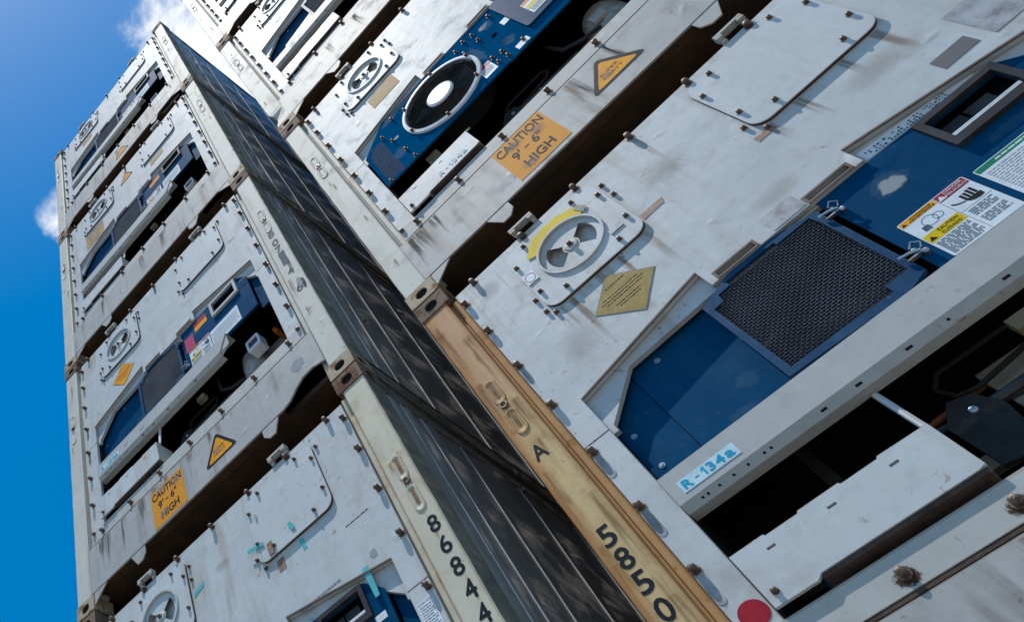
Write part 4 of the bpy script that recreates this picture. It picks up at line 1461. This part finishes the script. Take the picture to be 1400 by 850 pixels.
# ------------------------------------------------------------------ stack the containers
GX, GY = 0.382, 0.0316
LX, LY = -W, 0.0
C = {}
WW = ('post_white', 'post_white')
specs = [
    ('L1', LX, LY, 2, dict(label='white refrigerated container at the very top of the left stack against the sky', seed=1.3, side=True)),
    ('L2', LX, LY, 1, dict(label='second container from the top of the left stack, faded caution sign beside its vent', seed=2.1, side=True)),
    ('L3', LX, LY, 0, dict(label='left stack container with caution and super heavy signs on its sill and pink label', seed=3.7, side=True, arch=1, winmat='beam_grey',
                           post_text=[(1, t, 2.334, 2.386, w - 0.042, w + 0.042, 'ink_navy') for t, w in (('8', 1.757), ('0', 1.626), ('7', 1.525), ('1', 1.431), ('1', 1.340), ('4', 1.192), ('6', 0.962))])),
    ('L4', LX, LY, -1, dict(label='container low in the left stack with cyan tape strips and 86844 on its cream post', seed=4.4, side=True, dw=-0.040,
                            post=('post_white', 'post_cream'),
                            post_text=[(1, t, 2.352, 2.405, w - 0.046, w + 0.046, 'ink_black') for t, w in (('8', 1.712), ('6', 1.590), ('8', 1.468), ('4', 1.346), ('4', 1.226), ('1', 1.106))])),
    ('R1', GX, GY, 2, dict(label='topmost container of the right stack, sunlit white and cut by the photo top edge', seed=5.2)),
    ('R2', GX, GY, 1, dict(label='right stack white container between the topmost one and the round fan one', seed=6.9, dent=2, post=('post_white', 'post_white'))),
    ('R3', GX, GY, 0, dict(label='right stack container with the big round fan grille and caution 9-6 high sign', seed=7.5, fan=True)),
    ('R4', GX, GY, -1, dict(label='large near container with rusty orange post numbered 5850 and square blue mesh door', seed=8.8, beam=2.05,
                            post=('post_rusty', 'post_white'), cast={(0, 1): 'casting_rusty'},
                            post_text=[(0, 'A', 0.038, 0.096, 1.645, 1.727, 'ink_black')] + [(0, t, 0.046, 0.100, w - 0.045, w + 0.045, 'ink_black') for t, w in (('5', 1.205), ('8', 1.098), ('5', 0.990), ('0', 0.874))])),
    ('L5', LX, LY, -2, dict(label='lowest container of the left stack standing on the concrete yard', seed=9.6)),
    ('R5', GX, GY, -2, dict(label='lowest container of the right stack standing on the concrete yard', seed=10.2)),
]
for key, x, y, n, sp in specs:
    sp['loc'] = (x, y, n * HC)
    cst = {}
    for s_ in (0, 1):
        cst[(s_, 0)] = 'casting_cream'
    cst.update(sp.get('cast', {}))
    sp['cast'] = cst
    C[key] = container(sp)

# R4: the near container
c = C['R4']; r = c['root']
r134(c, 0.355, 0.567, 1.163, 1.214, 0.0115, parent=None)
warning_label(c, 0.0455)
instruction_sheet(c, 1.612, 1.86, 1.27, 1.497, 0.0455)
diamond(c, [(0.569, 2.068), (0.715, 1.917), (0.857, 2.066), (0.712, 2.211)], PV - 0.0008, 'sticker_tan')
arc_o = [(0.553, 2.603), (0.566, 2.630), (0.583, 2.641), (0.592, 2.664), (0.618, 2.672), (0.632, 2.694), (0.668, 2.690), (0.700, 2.704), (0.735, 2.697), (0.760, 2.703), (0.800, 2.682), (0.842, 2.668), (0.858, 2.640), (0.886, 2.612)]
arc_i = [(0.721 + 0.1565 * math.cos(a), 2.490 + 0.1565 * math.sin(a)) for a in [R(t) for t in (40, 58, 76, 94, 112, 130, 144)]]
decal(c['vent'], 'yellow_tape', arc_o + arc_i, 0.0096, 'sticker_yellow')
decal(c['vent'], 'yellow_tape', [(0.862, 2.585), (0.886, 2.610), (0.860, 2.660), (0.838, 2.640)], 0.0080, 'machine_dark')
s = decal(c['vent'], 'oval_mark', rect(0.478, 0.535, 2.462, 2.535), 0.0096, 'sticker_white')
decal(s, 'red_oval', circ(0.507, 2.498, 0.025, 24, 0.030), 0.0082, 'sticker_red', holes=[circ(0.507, 2.498, 0.022, 24, 0.027)], t=0.0004)
decal(c['vent'], 'worn_tag', rect(0.852, 0.915, 2.352, 2.380), 0.0096, 'sticker_worn')
decal(r, 'brown_tag', [(0.979, 2.322), (1.020, 2.345), (1.082, 2.345), (1.072, 2.310), (1.030, 2.310), (0.985, 2.300)][1:5] + [(0.975, 2.308), (0.975, 2.343)], PV - 0.0006, 'sticker_brown')
decal(r, 'brown_tag', rect(1.43, 1.505, 2.205, 2.238), PV - 0.0006, 'sticker_brown')
decal(r, 'dark_label', rect(1.880, 1.998, 1.880, 1.945), PV - 0.0006, 'sticker_dark')
decal(r, 'worn_label', rect(2.035, 2.20, 1.862, 2.072), PV - 0.0006, 'sticker_worn')
decal(r, 'worn_label', rect(1.185, 1.312, 1.812, 1.895), PV - 0.0006, 'sticker_worn')
decal(r, 'red_disc', circ(0.262, 0.728, 0.044, 28), PV - 0.0008, 'sticker_red')
s = decal(r, 'serial_strip', [(1.530, 1.812), (1.90, 1.806), (1.90, 1.826), (1.530, 1.866)], PV + 0.0235, 'sticker_white')
bm = bmesh.new()
rn = random.Random(2)
for i in range(26):
    u = 1.545 + i * 0.0105
    for k in range(3):
        w0 = 1.817 + k * 0.011 - i * 0.0006
        if rn.random() < 0.72 and w0 < 1.858 - i * 0.0011:
            sheet(bm, rect(u, u + rn.uniform(0.004, 0.008), w0, w0 + rn.uniform(0.004, 0.008)), (), PV + 0.0212, PV + 0.0216)
part('serial_print', finish(bm, 'serial_print', 'ink_navy'), s)
bsh = MESH['stain_or_shadow']
for w in (1.539, 1.236, 0.938):
    part('bolt_shadow', bsh, r, None, (0.217, PV - 0.0006, w))  # side bolt's shadow painted on the strip below it


def splotch(parent, name, cu, cw, ru, rw, v, mat, seed):
    m = {'stain_shadow_grey': 'wear_scuff_grey', 'gasket': 'wear_bloom_rust', 'chip_grey': 'wear_scuff_grey', 'sticker_white': 'wear_scuff_white'}[mat]
    return wear(parent, cu - ru * 1.35, cu + ru * 1.35, cw - rw * 1.35, cw + rw * 1.35, v - 0.0006, m, name)


splotch(c['control'], 'adhesive_patch', 1.475, 1.650, 0.052, 0.040, 0.0455, 'stain_shadow_grey', 4)
for u, w, m in ((0.614, 0.588, 'bolt_steel'), (0.916, 0.588, 'bolt_steel'), (1.22, 0.588, 'bolt_steel')):
    splotch(r, 'rust_bloom', u, w - 0.004, 0.050, 0.046, 0.0154, 'gasket', int(u * 100))

# R3: the fan container
c = C['R3']; r = c['root']
caution(c, 0.805, 1.112, 0.168, 0.519, 0.0035)
heavy(c, 1.440, 0.240, 0.478, 0.150, 0.0035)
r134(c, 0.555, 0.775, 0.720, 0.775, -0.0045, 'ink_cyan_faded', False, c['low'])
decal(r, 'faded_label', [(0.600, 2.020), (0.835, 2.020), (0.835, 2.225), (0.600, 2.170)], PV - 0.0008, 'sticker_faded')
s = decal(r, 'safety_label', rect(1.125, 1.212, 1.190, 1.330), 0.0335, 'sticker_white')
decal(s, 'red_band', rect(1.128, 1.209, 1.290, 1.326), 0.0321, 'sticker_red', t=0.0003)
part('small_print', lines_mesh('r3print', [(1.135, 1.203, 1.275 - i * 0.011, 0.004) for i in range(6)], 0.0315, 'ink_grey', 8), s)
decal(r, 'white_tag', rect(1.425, 1.468, 1.495, 1.560), 0.0375, 'sticker_white')
s = decal(r, 'warning_label', rect(1.55, 1.80, 1.300, 1.480), 0.0195, 'sticker_white')
decal(s, 'yellow_band', rect(1.553, 1.675, 1.372, 1.415), 0.0182, 'sticker_yellow', t=0.0003)
decal(s, 'orange_band', rect(1.553, 1.675, 1.448, 1.477), 0.0182, 'sticker_amber', t=0.0003)
decal(s, 'red_band', rect(1.680, 1.797, 1.440, 1.477), 0.0182, 'sticker_red', t=0.0003)
part('small_print', lines_mesh('r3print2', [(1.56, 1.668, 1.360 - i * 0.011, 0.004) for i in range(5)] + [(1.69, 1.79, 1.425 - i * 0.011, 0.004) for i in range(10)], 0.0175, 'ink_grey', 8), s)
decal(r, 'pipe_label', rect(1.345, 1.425, 1.160, 1.215), 0.0375, 'sticker_white')
splotch(r, 'adhesive_patch', 0.56, 1.50, 0.03, 0.025, 0.0335, 'stain_shadow_grey', 11)
splotch(r, 'adhesive_patch', 1.36, 1.68, 0.055, 0.045, 0.0375, 'stain_shadow_grey', 12)

# L3
c = C['L3']; r = c['root']
caution(c, 0.805, 1.105, 0.150, 0.462, 0.0035)
heavy(c, 1.432, 0.225, 0.458, 0.142, 0.0035)
r134(c, 0.345, 0.560, 1.163, 1.214, 0.0115)
splotch(r, 'worn_tag', 0.64, 1.19, 0.05, 0.018, 0.0115, 'stain_shadow_grey', 21)
splotch(r, 'worn_tag', 0.82, 1.19, 0.05, 0.018, 0.0115, 'stain_shadow_grey', 22)
diamond(c, [(0.575, 2.055), (0.705, 1.905), (0.845, 2.05), (0.710, 2.205)], PV - 0.0008, 'sticker_amber')
warning_label(c, 0.0455)
decal(r, 'pink_label', rect(1.358, 1.452, 1.522, 1.690), 0.0455, 'sticker_pink')
s = decal(r, 'orange_label', rect(1.480, 1.610, 1.660, 1.768), 0.0455, 'sticker_amber')
decal(s, 'red_band', rect(1.480, 1.610, 1.715, 1.766), 0.0442, 'sticker_red', t=0.0003)
instruction_sheet(c, 1.598, 1.880, 1.300, 1.490, 0.0455, None)
splotch(r, 'bare_patch', 2.12, 0.355, 0.085, 0.085, 0.0036, 'chip_grey', 31)
splotch(r, 'bare_patch', 1.86, 0.335, 0.028, 0.020, 0.0036, 'sticker_white', 32)
part('small_print', lines_mesh('l3print', [(1.975, 2.12, 1.665, 0.010)], PV - 0.0006, 'ink_grey', 14), r)

# L4
c = C['L4']; r = c['root']; d = c['dw']
decal(c['access'], 'cyan_tape', [(1.418, 2.405), (1.530, 2.378), (1.530, 2.352), (1.418, 2.380)], PV - 0.0215, 'tape_cyan')
decal(c['access'], 'cyan_tape', [(1.700, 2.355), (1.722, 2.358), (1.742, 2.300), (1.718, 2.300)], PV - 0.0215, 'tape_cyan')
decal(r, 'cyan_tape', [(1.722, 2.195), (1.748, 2.195), (1.755, 2.120), (1.730, 2.120)], PV - 0.0006, 'tape_cyan')
decal(r, 'cyan_tape', [(1.975, 1.790), (2.010, 1.790), (2.010, 1.620), (1.985, 1.620)], PV - 0.0006, 'tape_cyan')
decal(r, 'cyan_tape', [(0.985, 2.42), (1.07, 2.45), (1.07, 2.42), (0.985, 2.39)], PV - 0.0006, 'tape_cyan')
decal(c['access'], 'worn_tag', rect(1.545, 1.580, 2.265, 2.345), PV - 0.0215, 'sticker_brown')
decal(r, 'worn_tag', rect(1.560, 1.608, 2.110, 2.185), PV - 0.0006, 'sticker_brown')
s = decal(r, 'attention_label', rect(2.138, 2.215, 1.285, 1.460), PV - 0.0006, 'sticker_white')
letter(s, 'ATTENTION', 2.142, 2.211, 1.443, 1.453, PV - 0.0022, 'ink_black')
part('small_print', lines_mesh('attprint', [(2.145, 2.208 - 0.01 * (i % 3 == 1), 1.43 - i * 0.012, 0.004) for i in range(11)], PV - 0.0024, 'ink_grey', 6), s)
part('small_print', lines_mesh('l4print', [(1.985, 2.130, 2.050, 0.006)], PV - 0.0006, 'ink_black', 15), r)
part('small_print', lines_mesh('l4print2', [(1.60, 1.86, 1.818, 0.016)], PV - 0.0006, 'ink_grey', 16), r)
decal(c['control'], 'white_tag', rect(1.935, 1.995, 1.560, 1.595), 0.0455, 'sticker_white')
splotch(r, 'worn_tag', 2.06, 1.82, 0.035, 0.045, PV - 0.0006, 'stain_shadow_grey', 41)
splotch(c['access'], 'worn_tag', 1.53, 2.56, 0.015, 0.05, PV - 0.0215, 'stain_shadow_grey', 42)

# L2
c = C['L2']; r = c['root']
caution(c, 0.452, 0.752, 1.880, 2.185, PV - 0.0008, 'sticker_faded', 'ink_grey')
heavy(c, 1.205, 2.435, 2.660, 0.115, PV - 0.0008, 'ink_grey')
decal(r, 'faded_label', rect(1.560, 1.760, 2.055, 2.165), PV - 0.0008, 'sticker_faded')
warning_label(c, 0.0455)
s = decal(r, 'orange_label', rect(1.460, 1.610, 1.660, 1.768), 0.0455, 'sticker_amber')
decal(s, 'red_band', rect(1.460, 1.610, 1.715, 1.766), 0.0442, 'sticker_red', t=0.0003)
instruction_sheet(c, 1.620, 1.860, 1.300, 1.490, 0.0455, None)
# L1
c = C['L1']; r = c['root']
warning_label(c, 0.0455)
instruction_sheet(c, 1.610, 1.880, 1.300, 1.500, 0.0455, None)
decal(r, 'faded_label', rect(0.60, 0.80, 2.04, 2.19), PV - 0.0008, 'sticker_faded')
heavy(c, 1.25, 0.235, 0.455, 0.13, 0.0035, 'ink_grey')
# R2
c = C['R2']
warning_label(c, 0.0455)

# grime with a shape of its own: drips under plates and fittings, brown bruises on the panels
rw = random.Random(12)
P4 = C['R4']['root']
wear(P4, 0.93, 1.42, 2.28, 2.66, PV - 0.0005, 'wear_soft_brown')
wear(P4, 0.30, 0.62, 1.80, 2.22, PV - 0.0005, 'wear_soft_brown')
wear(P4, 1.05, 1.50, 1.84, 2.06, PV - 0.0005, 'wear_soft_brown')
wear(P4, 0.22, 0.46, 2.52, 2.79, PV - 0.0005, 'wear_soft_brown')
wear(P4, 1.55, 2.10, 1.95, 2.24, PV - 0.0004, 'wear_soft_brown')
for u, l in ((0.50, 0.24), (0.56, 0.40), (0.70, 0.20), (0.80, 0.30), (0.93, 0.28), (1.50, 0.16), (1.62, 0.22), (1.80, 0.15), (1.93, 0.26)):
    wear(P4, u - 0.022, u + 0.022, 2.25 - l, 2.25, PV - 0.0007, 'wear_drip_rust')
for key in C:
    cc = C[key]; rt = cc['root']; dd = cc['dw']
    if key in ('L5', 'R5'): continue
    for k in range(7):
        u = rw.uniform(0.25, 2.2); l = rw.uniform(0.10, 0.42); hw = rw.uniform(0.012, 0.045)
        wear(rt, u - hw, u + hw, 0.515 - min(l, 0.36), 0.515, 0.0034, rw.choice(('wear_drip_dark', 'wear_drip_rust')))
    for k in range(5):
        u = rw.choice(TOP_BOLTS); l = rw.uniform(0.10, 0.30)
        wear(rt, u - 0.014, u + 0.014, 2.77 + dd - l, 2.77 + dd, PV - 0.0009, 'wear_drip_rust')
    for k in range(5):
        w = rw.choice(SIDE_BOLTS[1:]); u = rw.choice((0.217, W - 0.217))
        wear(rt, u - 0.013, u + 0.013, w + dd - 0.19, w + dd - 0.01, PV - 0.0009, 'wear_drip_rust')
    for k in range(1):
        u = rw.uniform(0.3, 2.0); w = rw.uniform(1.95, 2.6); q = rw.uniform(0.10, 0.26)
        wear(rt, u, u + q * 1.5, w, w + q, PV - 0.0011, 'wear_soft_brown')
    for po in cc['posts']:
        s_ = 0.010 if po == cc['posts'][0] else W - 0.142
        for k in range(4):
            w = rw.uniform(0.3, 2.4); u = s_ + rw.uniform(0, 0.09)
            wear(po, u, u + 0.04, w, w + rw.uniform(0.12, 0.35), 0.0052, rw.choice(('wear_soft_yellow', 'wear_drip_rust')))
for k in range(7):
    u = rw.uniform(0.19, 0.50); hw = rw.choice((0.010, 0.016, 0.03, 0.055))
    wear(C['R3']['root'], u - hw, u + hw, 0.515 - rw.uniform(0.15, 0.37), 0.515, 0.0030 - k * 0.0001, 'wear_drip_dark')
    wear(C['L3']['root'], u * 1.3 - hw, u * 1.3 + hw, 0.515 - rw.uniform(0.15, 0.37), 0.515, 0.0030 - k * 0.0001, 'wear_drip_green' if k % 3 == 0 else 'wear_drip_dark')
# scuffs and dust on the blue faces, dirt over the signs
for key in ('R4', 'L3', 'L4', 'L2'):
    rt = C[key]['root']; dd = C[key]['dw']
    for u0, u1, w0, w1, v in ((0.52, 0.80, 1.28, 1.40, 0.0938), (0.33, 0.47, 1.28, 1.36, 0.0993), (0.66, 0.83, 1.36, 1.52, 0.0938),
                              (1.35, 1.62, 1.55, 1.79, 0.0452), (1.62, 1.95, 1.50, 1.60, 0.0452), (1.34, 1.60, 1.29, 1.36, 0.0450)):
        wear(rt, u0, u1, w0 + dd, w1 + dd, v, 'wear_scuff_blue', 'scuff')
wear(C['R4']['root'], 1.39, 1.58, 1.58, 1.74, 0.0446, 'wear_scuff_grey', 'scuff')
for u0, u1, w0, w1 in ((0.40, 0.62, 1.20, 1.45), (1.16, 1.27, 1.20, 1.75), (0.45, 0.75, 1.68, 1.80)):
    wear(C['R3']['root'], u0, u1, w0, w1, 0.0328, 'wear_scuff_blue', 'scuff')
for u0, u1, w0, w1 in ((1.30, 1.46, 1.55, 1.78), (1.28, 1.45, 1.20, 1.45)):
    wear(C['R3']['root'], u0, u1, w0, w1, 0.0368, 'wear_scuff_blue', 'scuff')
for key in ('R3', 'L3'):
    rt = C[key]['root']
    for u0, u1, w0, w1 in ((0.80, 1.00, 0.15, 0.30), (0.95, 1.13, 0.30, 0.50), (0.80, 1.02, 0.36, 0.53), (1.33, 1.50, 0.24, 0.36)):
        wear(rt, u0, u1, w0, w1, 0.0006, 'wear_dust', 'dust')
for w, l in ((2.70, 0.5), (2.2, 0.4), (1.6, 0.5), (1.2, 0.5), (0.8, 0.4)):
    wear(C['R4']['posts'][0], 0.012, 0.060, w - l, w, 0.0050, 'wear_drip_rust')
    wear(C['R4']['posts'][0], 0.095, 0.142, w - l - 0.2, w - 0.2, 0.0050, 'wear_drip_rust')
wear(C['L3']['posts'][1], W - 0.07, W - 0.006, 0.82, 1.12, 0.0050, 'wear_bloom_rust')
wear(C['L3']['posts'][1], W - 0.11, W - 0.015, 0.86, 1.15, 0.0048, 'wear_scuff_grey')

# ------------------------------------------------------------------ ground
bm = bmesh.new()
gz = -2 * HC
n = 20
S = 3000.0
for i in range(1):
    vs = [bm.verts.new((x, y, gz)) for x, y in ((-S, -S), (S, -S), (S, S), (-S, S))]
    bm.faces.new(vs)
me = finish(bm, 'ground', 'yard_concrete')
g = bpy.data.objects.new('ground', me)
COL.objects.link(g)
g['kind'] = 'structure'
g['label'] = 'concrete container yard'
